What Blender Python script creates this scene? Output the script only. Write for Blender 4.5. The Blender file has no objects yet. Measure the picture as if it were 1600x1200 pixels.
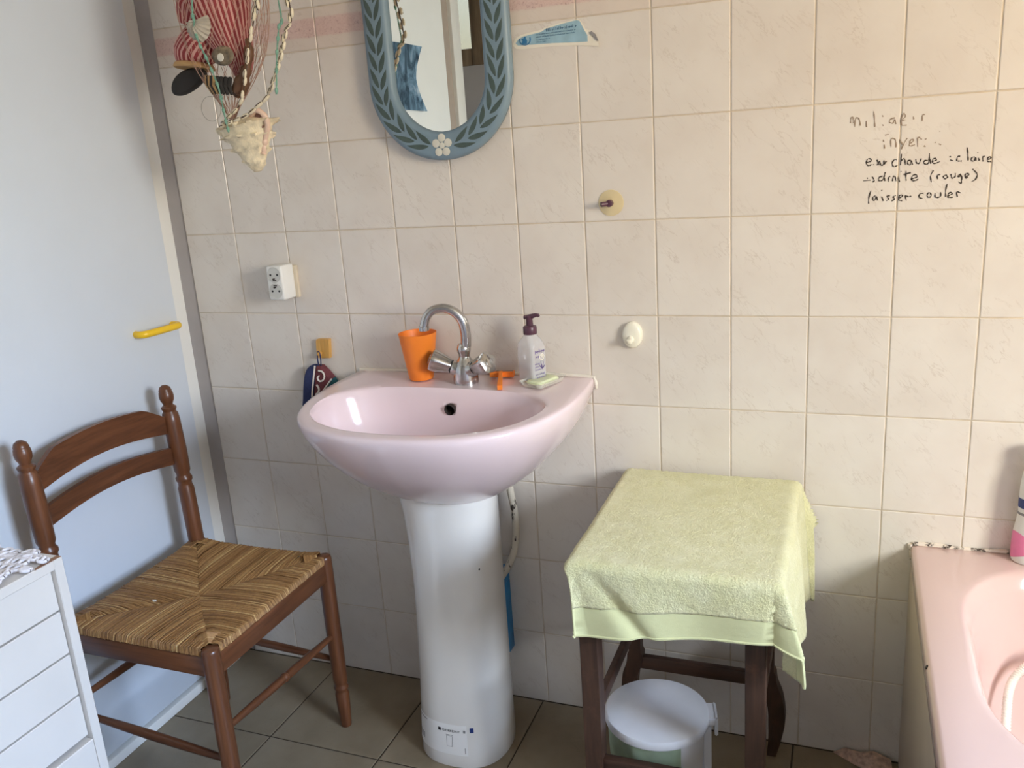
import bpy, bmesh, math, random
from mathutils import Vector, Matrix, noise
from math import sin, cos, pi, radians, sqrt, atan2

# ------------------------------------------------------------------ camera, world, light, exposure
S = bpy.context.scene
COL = S.collection
YAW, PITCH, ROLL, FPX = -.38220, -.26950, -.06950, 1354.275
_f = Vector((sin(YAW)*cos(PITCH), cos(YAW)*cos(PITCH), sin(PITCH)))
_r = Vector((cos(YAW), -sin(YAW), 0)); _u = _r.cross(_f)
_r2 = cos(ROLL)*_r + sin(ROLL)*_u; _u2 = -sin(ROLL)*_r + cos(ROLL)*_u
cam = bpy.data.cameras.new('camera'); cam_o = bpy.data.objects.new('camera', cam); COL.objects.link(cam_o)
cam_o.matrix_world = Matrix(((_r2.x, _u2.x, -_f.x, .3744), (_r2.y, _u2.y, -_f.y, -1.7760), (_r2.z, _u2.z, -_f.z, 1.3627), (0, 0, 0, 1)))
cam.sensor_fit = 'HORIZONTAL'; cam.sensor_width = 36.0; cam.lens = 36.0*FPX/1600.0
cam.clip_start = .02; cam.clip_end = 200
S.camera = cam_o

SUNSIDE = (.66, .61, .51)      # the sky is warmer towards the sun and bluer away from it
SKY, TREES, GROUND = (.61, .83, 1.25), (.80, .83, .82), (.80, .80, .76)
SKY_E, TREES_E, GROUND_E = 46.0, 27.0, 19.0
w = bpy.data.worlds.new('daylight'); S.world = w; w.use_nodes = True
nt = w.node_tree; nt.nodes.clear()
wo = nt.nodes.new('ShaderNodeOutputWorld'); bg = nt.nodes.new('ShaderNodeBackground')
tc = nt.nodes.new('ShaderNodeTexCoord'); sx = nt.nodes.new('ShaderNodeSeparateXYZ'); rp = nt.nodes.new('ShaderNodeValToRGB')
mr = nt.nodes.new('ShaderNodeMapRange'); mr.inputs[1].default_value = -1; mr.inputs[2].default_value = 1
e = rp.color_ramp.elements
g_ = [c*GROUND_E/SKY_E for c in GROUND] + [1]; t_ = [c*TREES_E/SKY_E for c in TREES] + [1]
e[0].position = .0; e[0].color = g_
e[1].position = 1.0; e[1].color = list(SKY) + [1]
for p_, c_ in ((.48, g_), (.51, t_), (.55, t_), (.68, list(SKY) + [1])): q_ = e.new(p_); q_.color = c_
nt.links.new(tc.outputs['Generated'], sx.inputs[0]); nt.links.new(sx.outputs['Z'], mr.inputs[0])
nt.links.new(mr.outputs[0], rp.inputs[0]); dp = nt.nodes.new('ShaderNodeVectorMath'); dp.operation = 'DOT_PRODUCT'; dp.inputs[1].default_value = (.20, -.97, .10); nt.links.new(tc.outputs['Generated'], dp.inputs[0])
m2 = nt.nodes.new('ShaderNodeMapRange'); m2.interpolation_type = 'SMOOTHSTEP'; m2.inputs[1].default_value = .36; m2.inputs[2].default_value = .84; nt.links.new(dp.outputs['Value'], m2.inputs[0])
dv = nt.nodes.new('ShaderNodeMix'); dv.data_type = 'RGBA'; dv.inputs[6].default_value = (1, 1, 1, 1); dv.inputs[7].default_value = [a/b for a, b in zip(SUNSIDE, SKY)] + [1]; nt.links.new(m2.outputs[0], dv.inputs[0])
mu = nt.nodes.new('ShaderNodeMix'); mu.data_type = 'RGBA'; mu.blend_type = 'MULTIPLY'; mu.inputs[0].default_value = 1; mu.clamp_result = False
nt.links.new(rp.outputs[0], mu.inputs[6]); nt.links.new(dv.outputs[2], mu.inputs[7]); nt.links.new(mu.outputs[2], bg.inputs[0]); bg.inputs[1].default_value = SKY_E
nt.links.new(bg.outputs[0], wo.inputs[0])
# daylight enters by these window openings: portals guide the sky's light through them
WIN1 = (-1.95, -1.05, 1.12, 2.08)      # y0 y1 z0 z1 in the wall on the bath's side
WIN2 = (-1.95, -1.30, 1.74, 2.25)      # x0 x1 z0 z1 in the wall behind the camera
def portal(name, loc, rot, sx_, sy_):
    l = bpy.data.lights.new(name, 'AREA'); l.shape = 'RECTANGLE'; l.size = sx_; l.size_y = sy_; l.cycles.is_portal = True
    o = bpy.data.objects.new(name, l); COL.objects.link(o); o.location = loc; o.rotation_euler = rot
portal('window_portal', (2.295, (WIN1[0]+WIN1[1])/2, (WIN1[2]+WIN1[3])/2), (0, pi/2, 0), WIN1[3]-WIN1[2], WIN1[1]-WIN1[0])
portal('window_portal', ((WIN2[0]+WIN2[1])/2, -2.46, (WIN2[2]+WIN2[3])/2), (pi/2, 0, 0), WIN2[1]-WIN2[0], WIN2[3]-WIN2[2])
S.view_settings.view_transform = 'Standard'; S.view_settings.look = 'None'
S.view_settings.exposure = 0.84; S.view_settings.gamma = 1.0; S.view_settings.use_curve_mapping = False
S.cycles.use_denoising = True
S.cycles.max_bounces = 12; S.cycles.diffuse_bounces = 6; S.cycles.glossy_bounces = 6; S.cycles.transparent_max_bounces = 16
S.cycles.sample_clamp_indirect = 6; S.cycles.caustics_reflective = False; S.cycles.caustics_refractive = False

# ------------------------------------------------------------------ helpers
rnd = random.Random(7)
def srgb(r, g, b):
    f = lambda c: (c/255/12.92) if c/255 <= .04045 else ((c/255+.055)/1.055)**2.4
    return (f(r), f(g), f(b), 1)
class NT:
    def __init__(s, name):
        s.m = bpy.data.materials.new(name); s.m.use_nodes = True; s.t = s.m.node_tree
        s.b = s.t.nodes['Principled BSDF']; s.out = s.t.nodes['Material Output']
    def n(s, typ, **kw):
        q = s.t.nodes.new(typ)
        for k, v in kw.items():
            if k[0] == '_': q.inputs[k[1:].replace('_', ' ')].default_value = v
            else: setattr(q, k, v)
        return q
    def l(s, a, b): s.t.links.new(a, b)
    def coord(s, scale=(1, 1, 1), rot=(0, 0, 0), rand=False):
        c = s.n('ShaderNodeTexCoord'); mp = s.n('ShaderNodeMapping'); mp.inputs['Scale'].default_value = scale; mp.inputs['Rotation'].default_value = rot
        if rand:
            oi = s.n('ShaderNodeObjectInfo'); ml = s.n('ShaderNodeMath', operation='MULTIPLY'); ml.inputs[1].default_value = 37
            ad = s.n('ShaderNodeVectorMath', operation='ADD'); s.l(oi.outputs['Random'], ml.inputs[0])
            s.l(c.outputs['Object'], ad.inputs[0]); s.l(ml.outputs[0], ad.inputs[1]); s.l(ad.outputs[0], mp.inputs[0])
        else: s.l(c.outputs['Object'], mp.inputs[0])
        return mp.outputs[0]
    def noise(s, vec, scale, detail=3, rough=.5, dist=0):
        q = s.n('ShaderNodeTexNoise'); q.inputs['Scale'].default_value = scale; q.inputs['Detail'].default_value = detail
        q.inputs['Roughness'].default_value = rough; q.inputs['Distortion'].default_value = dist; s.l(vec, q.inputs['Vector']); return q.outputs['Fac']
    def ramp(s, fac, stops):
        q = s.n('ShaderNodeValToRGB'); el = q.color_ramp.elements
        while len(el) < len(stops): el.new(.5)
        for a, (p, c) in zip(el, stops): a.position = p; a.color = c if len(c) == 4 else tuple(c) + (1,)
        s.l(fac, q.inputs[0]); return q.outputs[0]
    def mix(s, fac, a, b, mode='MIX'):
        q = s.n('ShaderNodeMix', data_type='RGBA', blend_type=mode)
        for k, v in ((0, fac), (6, a), (7, b)):
            if hasattr(v, 'links'): s.l(v, q.inputs[k])
            else: q.inputs[k].default_value = v
        return q.outputs[2]
    def col(s, v):
        if hasattr(v, 'links'): s.l(v, s.b.inputs['Base Color'])
        else: s.b.inputs['Base Color'].default_value = v
    def bump(s, h, strength=.2, dist=.001):
        q = s.n('ShaderNodeBump'); q.inputs['Strength'].default_value = strength; q.inputs['Distance'].default_value = dist
        s.l(h, q.inputs['Height']); s.l(q.outputs[0], s.b.inputs['Normal'])
    def set(s, **kw):
        for k, v in kw.items(): s.b.inputs[k.replace('_', ' ')].default_value = v
        return s
def plain(name, c, rough=.5, metal=0, var=.06, scale=30, coat=0, bump=0, spec=.5, sss=0):
    t = NT(name); v = t.coord(); f = t.noise(v, scale, 4)
    d = tuple(max(0, x*(1-var)) for x in c[:3]) + (1,); b = tuple(min(1, x*(1+var)) for x in c[:3]) + (1,)
    t.col(t.ramp(f, [(.3, d), (.7, b)])); t.set(Roughness=rough, Metallic=metal, Coat_Weight=coat, Specular_IOR_Level=spec)
    if sss: t.set(Subsurface_Weight=sss); t.b.inputs['Subsurface Radius'].default_value = (.01, .008, .006)
    if bump: t.bump(t.noise(v, scale*4, 3), bump)
    return t.m
def wood(name, axis, dark, light, rough=.38, worn=0):
    t = NT(name); sc = [40, 40, 40]; sc[axis] = 3
    v = t.coord(sc); f = t.noise(v, 1.0, 5, .6, .6)
    c = t.ramp(f, [(.3, dark), (.72, light)])
    g = t.noise(t.coord([a*4 for a in sc]), 1.0, 2, .5)
    c = t.mix(t.ramp(g, [(.45, (0, 0, 0)), (.75, (.35, .35, .35))]), c, tuple(x*.45 for x in dark[:3]) + (1,))
    if worn:
        k = t.noise(t.coord(), 22, 5, .7); c = t.mix(t.ramp(k, [(.56, (0, 0, 0)), (.75, (worn, worn, worn))]), c, tuple(min(1, x*2.2) for x in light[:3]) + (1,))
    t.col(c); t.set(Roughness=rough); t.bump(f, .12, .0006); return t.m

def bm_new(): return bmesh.new()
def add_box(bm, lo, hi, bev=0, seg=2):
    r = bmesh.ops.create_cube(bm, size=1)
    c = [(a+b)/2 for a, b in zip(lo, hi)]; s = [b-a for a, b in zip(lo, hi)]
    for v in r['verts']: v.co = Vector([c[i]+v.co[i]*s[i] for i in range(3)])
    if bev:
        ed = list({e for v in r['verts'] for e in v.link_edges})
        bmesh.ops.bevel(bm, geom=ed, offset=bev, segments=seg, profile=.5, affect='EDGES')
def loft(bm, rings, cap0=True, cap1=True, closed=True):
    R = [[bm.verts.new(p) for p in r] for r in rings]; n = len(R[0])
    for a, b in zip(R, R[1:]):
        for i in range(n if closed else n-1):
            j = (i+1) % n
            try: bm.faces.new((a[i], a[j], b[j], b[i]))
            except ValueError: pass
    if cap0: bm.faces.new(R[0][::-1])
    if cap1: bm.faces.new(R[-1])
    return R
def frames(pts):
    T = []
    for i in range(len(pts)):
        a = pts[max(i-1, 0)]; b = pts[min(i+1, len(pts)-1)]; d = (b-a); T.append(d.normalized() if d.length > 1e-9 else Vector((0, 0, 1)))
    up = Vector((0, 0, 1)) if abs(T[0].z) < .9 else Vector((0, 1, 0))
    N = [(up - T[0]*up.dot(T[0])).normalized()]
    for i in range(1, len(pts)):
        v = N[-1] - T[i]*N[-1].dot(T[i]); N.append(v.normalized() if v.length > 1e-9 else N[-1])
    return T, N
def add_tube(bm, pts, r, n=8, caps=True):
    pts = [Vector(p) for p in pts]; T, N = frames(pts)
    rr = r if isinstance(r, (list, tuple)) else [r]*len(pts)
    rings = []
    for p, t, nn, q in zip(pts, T, N, rr):
        b = t.cross(nn); rings.append([p + (nn*cos(2*pi*k/n) + b*sin(2*pi*k/n))*q for k in range(n)])
    loft(bm, rings, caps, caps)
def add_lathe(bm, prof, base, axis=(0, 0, 1), n=24, lobes=0, amp=0, squash=1.0):
    ax = Vector(axis).normalized(); up = Vector((0, 0, 1)) if abs(ax.z) < .95 else Vector((1, 0, 0))
    x = (up - ax*up.dot(ax)).normalized(); y = ax.cross(x); base = Vector(base)
    rings = [[base + ax*h + (x*cos(2*pi*k/n) + y*squash*sin(2*pi*k/n))*max(r, 1e-5)*(1+amp*cos(lobes*2*pi*k/n)*(1 if amp else 0)) for k in range(n)] for r, h in prof]
    loft(bm, rings, True, True)
def add_prism(bm, poly, t0, t1, fn):
    """poly of (a,b), extruded t0..t1; fn(a,b,t) -> point"""
    A = [bm.verts.new(fn(a, b, t0)) for a, b in poly]; B = [bm.verts.new(fn(a, b, t1)) for a, b in poly]
    bm.faces.new(A[::-1]); bm.faces.new(B); n = len(poly)
    for i in range(n): bm.faces.new((A[i], A[(i+1) % n], B[(i+1) % n], B[i]))
def smooth_path(P, k=6):
    P = [Vector(p) for p in P]; out = []
    for i in range(len(P)-1):
        a, b, c, d = P[max(i-1, 0)], P[i], P[i+1], P[min(i+2, len(P)-1)]
        for j in range(k):
            t = j/k; out.append(.5*((2*b) + (c-a)*t + (2*a-5*b+4*c-d)*t*t + (-a+3*b-3*c+d)*t**3))
    out.append(P[-1]); return out
def ell(c, r, n=12): return [(c[0]+r[0]*cos(2*pi*k/n), c[1]+r[1]*sin(2*pi*k/n)) for k in range(n)]
def obj(name, bm, m, parent=None, smooth=True, angle=40):
    me = bpy.data.meshes.new(name); bmesh.ops.recalc_face_normals(bm, faces=bm.faces[:]); bm.to_mesh(me); bm.free()
    for mm in (m if isinstance(m, (list, tuple)) else [m]): me.materials.append(mm)
    if smooth:
        for p in me.polygons: p.use_smooth = True
        me.set_sharp_from_angle(angle=radians(angle))
    o = bpy.data.objects.new(name, me); COL.objects.link(o)
    if parent: attach(o, parent)
    return o
def attach(o, p):
    o.parent = p; o.matrix_parent_inverse = Matrix.Translation(-world_loc(p))
def world_loc(p):
    v = Vector(p.location)
    return v if not p.parent else v   # parts of parts keep world coordinates (only the thing's empty is offset)
def thing(name, label, cat, loc, group=None):
    o = bpy.data.objects.new(name, None); COL.objects.link(o); o.location = loc; o.empty_display_size = .05
    return tag(o, label, cat, group)
def tag(o, label, cat, group=None):
    o['label'] = label; o['category'] = cat
    if group: o['group'] = group
    return o
def struct(o): o['kind'] = 'structure'; return o
def sub(name, bm, m, part, **k):                      # sub-part: the part's own origin is the world origin, so nothing to undo
    o = obj(name, bm, m, None, **k); o.parent = part; return o
def text_mesh(bm, body, size, fn):
    cu = bpy.data.curves.new('lettering', 'FONT'); cu.body = body; cu.size = size; cu.resolution_u = 3
    to = bpy.data.objects.new('lettering', cu); COL.objects.link(to)
    me = bpy.data.meshes.new_from_object(to.evaluated_get(bpy.context.evaluated_depsgraph_get()))
    vs = [bm.verts.new(fn(v.co.x, v.co.y)) for v in me.vertices]
    for p in me.polygons:
        try: bm.faces.new([vs[i] for i in p.vertices])
        except ValueError: pass
    bpy.data.objects.remove(to); bpy.data.curves.remove(cu); bpy.data.meshes.remove(me)

# ------------------------------------------------------------------ materials
def tile_mat(name, base, dark, vein, pinkband=False, rough=.22):
    t = NT(name)
    v = t.coord((1, 1, 1), (0, 0, 0), True)
    cloud = t.noise(v, 9, 3, .55)
    c = t.ramp(cloud, [(.3, dark), (.68, base)])
    v1 = t.coord((1, 1, 1), (0, radians(42), 0), True); m3 = t.n('ShaderNodeMapping'); m3.inputs['Scale'].default_value = (1, 1, .30); t.l(v1, m3.inputs[0]); v2 = m3.outputs[0]
    q = t.noise(v2, 36, 4, .6, .3)
    a = t.n('ShaderNodeMath', operation='SUBTRACT'); t.l(q, a.inputs[0]); a.inputs[1].default_value = .5
    b = t.n('ShaderNodeMath', operation='ABSOLUTE'); t.l(a.outputs[0], b.inputs[0])
    vm = t.ramp(b.outputs[0], [(0, (1, 1, 1)), (.016, (0, 0, 0))])
    msk = t.ramp(t.noise(v, 17, 2), [(.42, (0, 0, 0)), (.66, (.34, .34, .34))])
    c = t.mix(t.mix(1, vm, msk, 'MULTIPLY'), c, vein)
    oi = t.n('ShaderNodeObjectInfo')
    c = t.mix(1, c, t.ramp(oi.outputs['Random'], [(0, (.955, .95, .945)), (1, (1, 1, 1))]), 'MULTIPLY')
    if pinkband:
        tcn = t.n('ShaderNodeTexCoord'); sp = t.n('ShaderNodeSeparateXYZ'); t.l(tcn.outputs['Object'], sp.inputs[0])
        wob = t.noise(t.coord(), 60, 3); ma = t.n('ShaderNodeMath', operation='MULTIPLY_ADD'); ma.inputs[1].default_value = .006; t.l(wob, ma.inputs[0]); t.l(sp.outputs['Z'], ma.inputs[2])
        band = t.ramp(ma.outputs[0], [(.027, (0, 0, 0)), (.030, (1, 1, 1)), (.066, (1, 1, 1)), (.069, (0, 0, 0))])
        pk = t.ramp(t.noise(t.coord((1, 1, 1)), 130, 4, .7, 1.5), [(.42, srgb(216, 186, 178)), (.60, srgb(204, 168, 162)), (.66, srgb(150, 112, 110))])
        c = t.mix(t.mix(1, band, (.75, .75, .75, 1), 'MULTIPLY'), c, pk)
    t.col(c); t.set(Roughness=rough, Specular_IOR_Level=.45)
    t.bump(t.noise(v, 14, 2), .05, .002)
    return t.m
M = {}
M['tile'] = tile_mat('marbled_tile', srgb(227, 221, 213), srgb(220, 212, 203), srgb(180, 164, 150))
M['frieze'] = tile_mat('pink_frieze_tile', srgb(224, 213, 202), srgb(217, 204, 192), srgb(180, 160, 146), True)
M['grout'] = plain('grout', srgb(206, 193, 174), .9, var=.14, scale=25)
M['floor'] = tile_mat('floor_tile', srgb(142, 128, 106), srgb(126, 112, 90), srgb(108, 94, 74), rough=.42)
M['floor_grout'] = plain('floor_grout', srgb(66, 54, 40), .95, var=.2)
M['plaster_white'] = plain('white_paint', srgb(236, 234, 228), .55, var=.02, scale=5)
M['plaster_cream'] = plain('cream_paint', srgb(220, 216, 208), .7, var=.03, scale=4)
M['plaster_grey'] = plain('grey_lilac_plaster', srgb(176, 170, 168), .8, var=.06, scale=12, bump=.3)
M['door'] = plain('white_door_paint', srgb(214, 220, 228), .38, var=.02, scale=6)
M['pink'] = plain('pink_ceramic', srgb(229, 210, 214), .15, var=.015, scale=6, coat=.4)
M['tubpink'] = plain('pink_enamel', srgb(216, 188, 182), .14, var=.015, scale=6, coat=.4)
M['white_ceramic'] = plain('white_ceramic', srgb(235, 233, 230), .16, var=.01, scale=5, coat=.3)
M['chrome'] = plain('scaled_chrome', (.56, .55, .54, 1), .2, 1.0, var=.12, scale=60)
M['dark_hole'] = plain('hole_shade_and_dark_parts', srgb(52, 42, 38), .8)
M['black'] = plain('black_rubber', srgb(22, 20, 22), .6)
M['orange'] = plain('orange_plastic', srgb(246, 136, 44), .45, var=.02, sss=.1)
M['purple'] = plain('plum_plastic', srgb(84, 52, 68), .35)
M['purple_print'] = plain('purple_print', srgb(96, 78, 132), .5)
M['white_plastic'] = plain('white_plastic', srgb(232, 232, 228), .35, var=.02)
M['grey_plastic'] = plain('grey_white_plastic', srgb(205, 205, 200), .45, var=.05)
M['beige_plastic'] = plain('yellowed_plastic', srgb(214, 202, 180), .4, var=.05)
M['yellow'] = plain('yellow_plastic', srgb(244, 198, 40), .32, var=.03)
M['ivory'] = plain('ivory_ceramic', srgb(238, 234, 218), .2, var=.02)
M['pine'] = wood('pine_wood', 2, srgb(196, 146, 72), srgb(226, 178, 100))
M['navy'] = plain('navy_cloth', srgb(44, 52, 92), .95, var=.15, scale=200, bump=.4)
M['maroon'] = plain('maroon_cloth', srgb(104, 52, 58), .95, var=.25, scale=90, bump=.4)
M['teal'] = plain('teal_cloth', srgb(38, 92, 100), .95, var=.15, scale=200, bump=.4)
M['piping'] = plain('white_piping', srgb(222, 214, 206), .9)
M['blue_frame'] = plain('blue_painted_wood', srgb(122, 144, 158), .42, var=.05, scale=20)
M['leaf'] = plain('green_painted_leaf', srgb(72, 88, 84), .5, var=.15, scale=60)
M['petal'] = plain('white_painted_petal', srgb(214, 212, 200), .55, var=.04)
M['brown_z'] = wood('chair_wood_upright', 2, srgb(80, 46, 28), srgb(120, 74, 46), .32)
M['brown_y'] = wood('chair_wood_crosswise', 1, srgb(80, 46, 28), srgb(120, 74, 46), .32)
M['brown_x'] = wood('chair_wood_lengthwise', 0, srgb(80, 46, 28), srgb(120, 74, 46), .32)
M['old_z'] = wood('old_dark_wood_upright', 2, srgb(52, 34, 26), srgb(84, 58, 44), .5, .25)
M['old_x'] = wood('old_dark_wood_crosswise', 0, srgb(52, 34, 26), srgb(84, 58, 44), .5, .25)
M['frame_wood'] = wood('window_wood', 2, srgb(96, 78, 58), srgb(132, 110, 86), .5)
M['mirror'] = NT('mirror_glass').set(Metallic=1.0, Roughness=.0).m; M['mirror'].node_tree.nodes['Principled BSDF'].inputs['Base Color'].default_value = (.86, .88, .87, 1)
def rush_mat():
    t = NT('woven_rush'); at = t.n('ShaderNodeAttribute', attribute_name='strand'); v = t.coord()
    c = t.ramp(at.outputs['Fac'], [(0, srgb(126, 86, 46)), (.45, srgb(156, 114, 66)), (.85, srgb(172, 130, 78)), (1, srgb(206, 170, 114))])
    c = t.mix(t.ramp(t.noise(v, 160, 3), [(.45, (0, 0, 0)), (.8, (.5, .5, .5))]), c, srgb(92, 58, 28)); t.col(c); t.set(Roughness=.55); return t.m
M['rush'] = rush_mat()
def towel_mat(name, flat):
    t = NT(name); v = t.coord(); f = t.noise(v, 260 if not flat else 500, 4, .7); g = t.noise(v, 30, 4)
    c = t.mix(t.ramp(g, [(.35, (0, 0, 0)), (.7, (1, 1, 1))]), srgb(226, 221, 170), srgb(237, 233, 190)) if not flat else t.mix(g, srgb(206, 206, 156), srgb(216, 216, 168))
    c = t.mix(t.ramp(f, [(.35, (.30, .30, .30)), (.6, (0, 0, 0))]), c, srgb(178, 176, 112)) if not flat else c
    t.col(c); t.set(Roughness=.95, Sheen_Weight=.3); t.bump(f, .9 if not flat else .35, .004 if not flat else .001); return t.m
M['terry'] = towel_mat('yellow_green_terry', False); M['hem'] = towel_mat('pale_woven_border', True)
def clear(name, c, rough=.15, alpha=.35):
    t = NT(name); v = t.coord(); f = t.noise(v, 20, 2); t.col(t.ramp(f, [(.3, tuple(x*.95 for x in c[:3])), (.7, c)]))
    t.set(Roughness=rough, Alpha=alpha, Specular_IOR_Level=.6, Coat_Weight=.5); return t.m
M['bottle'] = clear('clear_bottle_plastic', srgb(226, 226, 228), .12, .42)
M['liquid'] = clear('milky_soap_liquid', srgb(220, 220, 224), .3, .5)
M['tray'] = clear('clear_tray_plastic', srgb(236, 236, 226), .12, .34)
M['soap'] = plain('pale_green_soap', srgb(222, 230, 192), .45, var=.03, sss=.2)
def glass_mat(name, tint):
    t = NT(name); tr = t.n('ShaderNodeBsdfTransparent'); tr.inputs[0].default_value = tint; gl = t.n('ShaderNodeBsdfGlossy'); gl.inputs['Roughness'].default_value = .02
    mx = t.n('ShaderNodeMixShader'); mx.inputs[0].default_value = .05; t.l(tr.outputs[0], mx.inputs[1]); t.l(gl.outputs[0], mx.inputs[2]); t.l(mx.outputs[0], t.out.inputs[0]); return t.m
M['glass'] = glass_mat('window_glass', (.95, .97, .97, 1)); M['glass2'] = glass_mat('greenish_window_glass', (.130, .152, .177, 1))
def striped():
    t = NT('red_white_striped_cloth'); at = t.n('ShaderNodeAttribute', attribute_name='strand')
    wv = t.n('ShaderNodeMath', operation='SINE'); ml = t.n('ShaderNodeMath', operation='MULTIPLY'); ml.inputs[1].default_value = 2*pi; t.l(at.outputs['Fac'], ml.inputs[0]); t.l(ml.outputs[0], wv.inputs[0])
    t.col(t.ramp(wv.outputs[0], [(.0, srgb(146, 58, 60)), (.12, srgb(150, 62, 62)), (.3, srgb(206, 156, 146))])); t.set(Roughness=.9); return t.m
M['stripes'] = striped()
M['twine_net'] = plain('net_twine', srgb(176, 140, 122), .8)
M['tan'] = plain('tan_cloth', srgb(186, 148, 100), .9, var=.1)
M['shoe'] = plain('black_felt', srgb(46, 42, 40), .9, var=.1)
M['cowrie'] = plain('cowrie_shell', srgb(228, 214, 186), .3, var=.1, scale=120)
M['cowrie_dark'] = plain('cowrie_slit', srgb(84, 66, 50), .7)
M['green_twine'] = plain('sea_green_twine', srgb(118, 158, 138), .8, var=.3, scale=200)
M['scallop'] = plain('scallop_shell', srgb(224, 216, 200), .5, var=.08, scale=60)
M['conch'] = plain('conch_shell', srgb(230, 214, 182), .6, var=.22, scale=70, bump=.9)
M['conch_lip'] = plain('conch_lip', srgb(226, 194, 172), .35, var=.1, scale=50)
M['grey_shell'] = plain('mottled_grey_shell', srgb(122, 108, 88), .6, var=.5, scale=90)
M['driftwood'] = plain('brown_pod', srgb(104, 70, 46), .6, var=.2, scale=40)
M['doily'] = plain('white_crochet', srgb(236, 232, 236), .95, var=.03, scale=150, bump=.3)
M['cab'] = plain('white_cabinet_paint', srgb(217, 211, 204), .42, var=.02, scale=10)
M['rawwood'] = plain('bare_worn_wood', srgb(150, 112, 88), .8, var=.15)
M['sealant'] = plain('white_sealant', srgb(232, 226, 214), .5, var=.05)
def mouldy():
    t = NT('mouldy_sealant'); f = t.noise(t.coord(), 70, 4, .7); t.col(t.ramp(f, [(.50, srgb(226, 214, 200)), (.62, srgb(60, 48, 40))])); t.set(Roughness=.7); return t.m
M['mouldy'] = mouldy()
M['apron'] = plain('bath_panel', srgb(196, 180, 164), .4, var=.05, scale=8)
M['paper'] = plain('white_paper', srgb(232, 226, 212), .9, var=.04)
M['sticker_blue'] = plain('faded_blue_print', srgb(150, 184, 200), .6, var=.12, scale=40)
M['ink_blue'] = plain('blue_ink', srgb(44, 110, 156), .6)
M['dark_blue'] = plain('dark_blue_ink', srgb(56, 96, 128), .6)
M['ink'] = plain('black_marker', srgb(62, 54, 48), .7); M['faded_ink'] = plain('faded_marker', srgb(150, 132, 114), .7)
M['green_bag'] = plain('green_bin_liner', srgb(196, 212, 186), .4, var=.1, scale=40)
M['lid'] = plain('white_lid', srgb(226, 228, 234), .4, var=.015)
M['blue_pack'] = plain('blue_packet', srgb(38, 128, 186), .4, var=.1); M['pale_pack'] = plain('pale_blue_packet', srgb(116, 164, 184), .4, var=.15, scale=70)
def painted_pipe():
    t = NT('chipped_pipe_paint'); f = t.noise(t.coord((1, 1, .6)), 45, 3, .6); t.col(t.ramp(f, [(.58, srgb(206, 198, 182)), (.64, srgb(58, 46, 40))])); t.set(Roughness=.5); return t.m
M['pipe'] = painted_pipe()
M['hot_pink'] = plain('pink_print', srgb(232, 130, 176), .4, var=.1); M['label_navy'] = plain('navy_print', srgb(36, 56, 120), .4)
M['hose'] = plain('white_hose', srgb(240, 238, 228), .35)
M['label_white'] = plain('sticker_paper', srgb(243, 243, 243), .6, var=.01); M['label_grey'] = plain('grey_print', srgb(140, 138, 140), .6)
M['skin_wall'] = plain('grey_far_wall', srgb(178, 172, 170), .8, var=.04, scale=6)
M['brown_shade'] = plain('brown_grey_shade', srgb(168, 152, 138), .7, var=.04)
def poster_mat():
    t = NT('waterfall_print'); v = t.coord((1, 1, .5)); f = t.noise(v, 16, 6, .65, .8)
    t.col(t.ramp(f, [(.3, srgb(40, 52, 62)), (.46, srgb(78, 108, 130)), (.58, srgb(150, 186, 210)), (.7, srgb(226, 238, 246))])); t.set(Roughness=.35); return t.m
M['poster'] = poster_mat()

# ------------------------------------------------------------------ the room
def box_obj(name, boxes, m, parent=None, bev=0, smooth=False):
    bm = bm_new()
    for lo, hi in boxes: add_box(bm, lo, hi, bev)
    return obj(name, bm, m, parent, smooth=bev > 0)
floor = struct(box_obj('floor', [((-2.2, -2.45, -.10), (2.30, .10, -.0015))], M['floor_grout']))
wall_back = struct(box_obj('wall_back', [((-1.20, .0015, 0), (2.20, .10, 2.45))], M['grout']))
struct(box_obj('wall_corner', [((-1.40, .004, 0), (-1.2005, .10, 2.45))], M['plaster_grey']))
struct(box_obj('wall_left', [((-1.40, -.905, 0), (-1.245, .004, 2.45)), ((-1.40, -1.735, 0), (-1.222, -.905, 2.45)),
                             ((-2.10, -1.82, 0), (-1.40, -1.735, 2.45)), ((-2.20, -2.45, 0), (-2.10, -1.735, 2.45))], M['plaster_white']))
struct(box_obj('shade_strip', [((-1.40, -1.82, 0), (-1.235, -1.735, 2.45))], M['brown_shade']))  # recessed strip whose brown-grey paints in the shade beside the cream post
struct(box_obj('trim_2', [((-1.34, -1.905, 0), (-1.218, -1.82, 2.45))], M['plaster_cream'], bev=.006))
y0, y1, z0, z1 = WIN1
struct(box_obj('wall_right', [((2.20, -2.45, 0), (2.30, y0, 2.45)), ((2.20, y1, 0), (2.30, .10, 2.45)), ((2.20, y0, 0), (2.30, y1, z0)), ((2.20, y0, z1), (2.30, y1, 2.45))], M['plaster_cream']))
x0, x1, zz0, zz1 = WIN2
struct(box_obj('wall_rear', [((-2.10, -2.45, 0), (x0, -2.35, 2.45)), ((x1, -2.45, 0), (2.20, -2.35, 2.45)), ((x0, -2.45, 0), (x1, -2.35, zz0)), ((x0, -2.45, zz1), (x1, -2.35, 2.45))], M['skin_wall']))
struct(box_obj('ceiling', [((-2.2, -2.45, 2.45), (2.30, .10, 2.55))], M['plaster_cream']))

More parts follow.
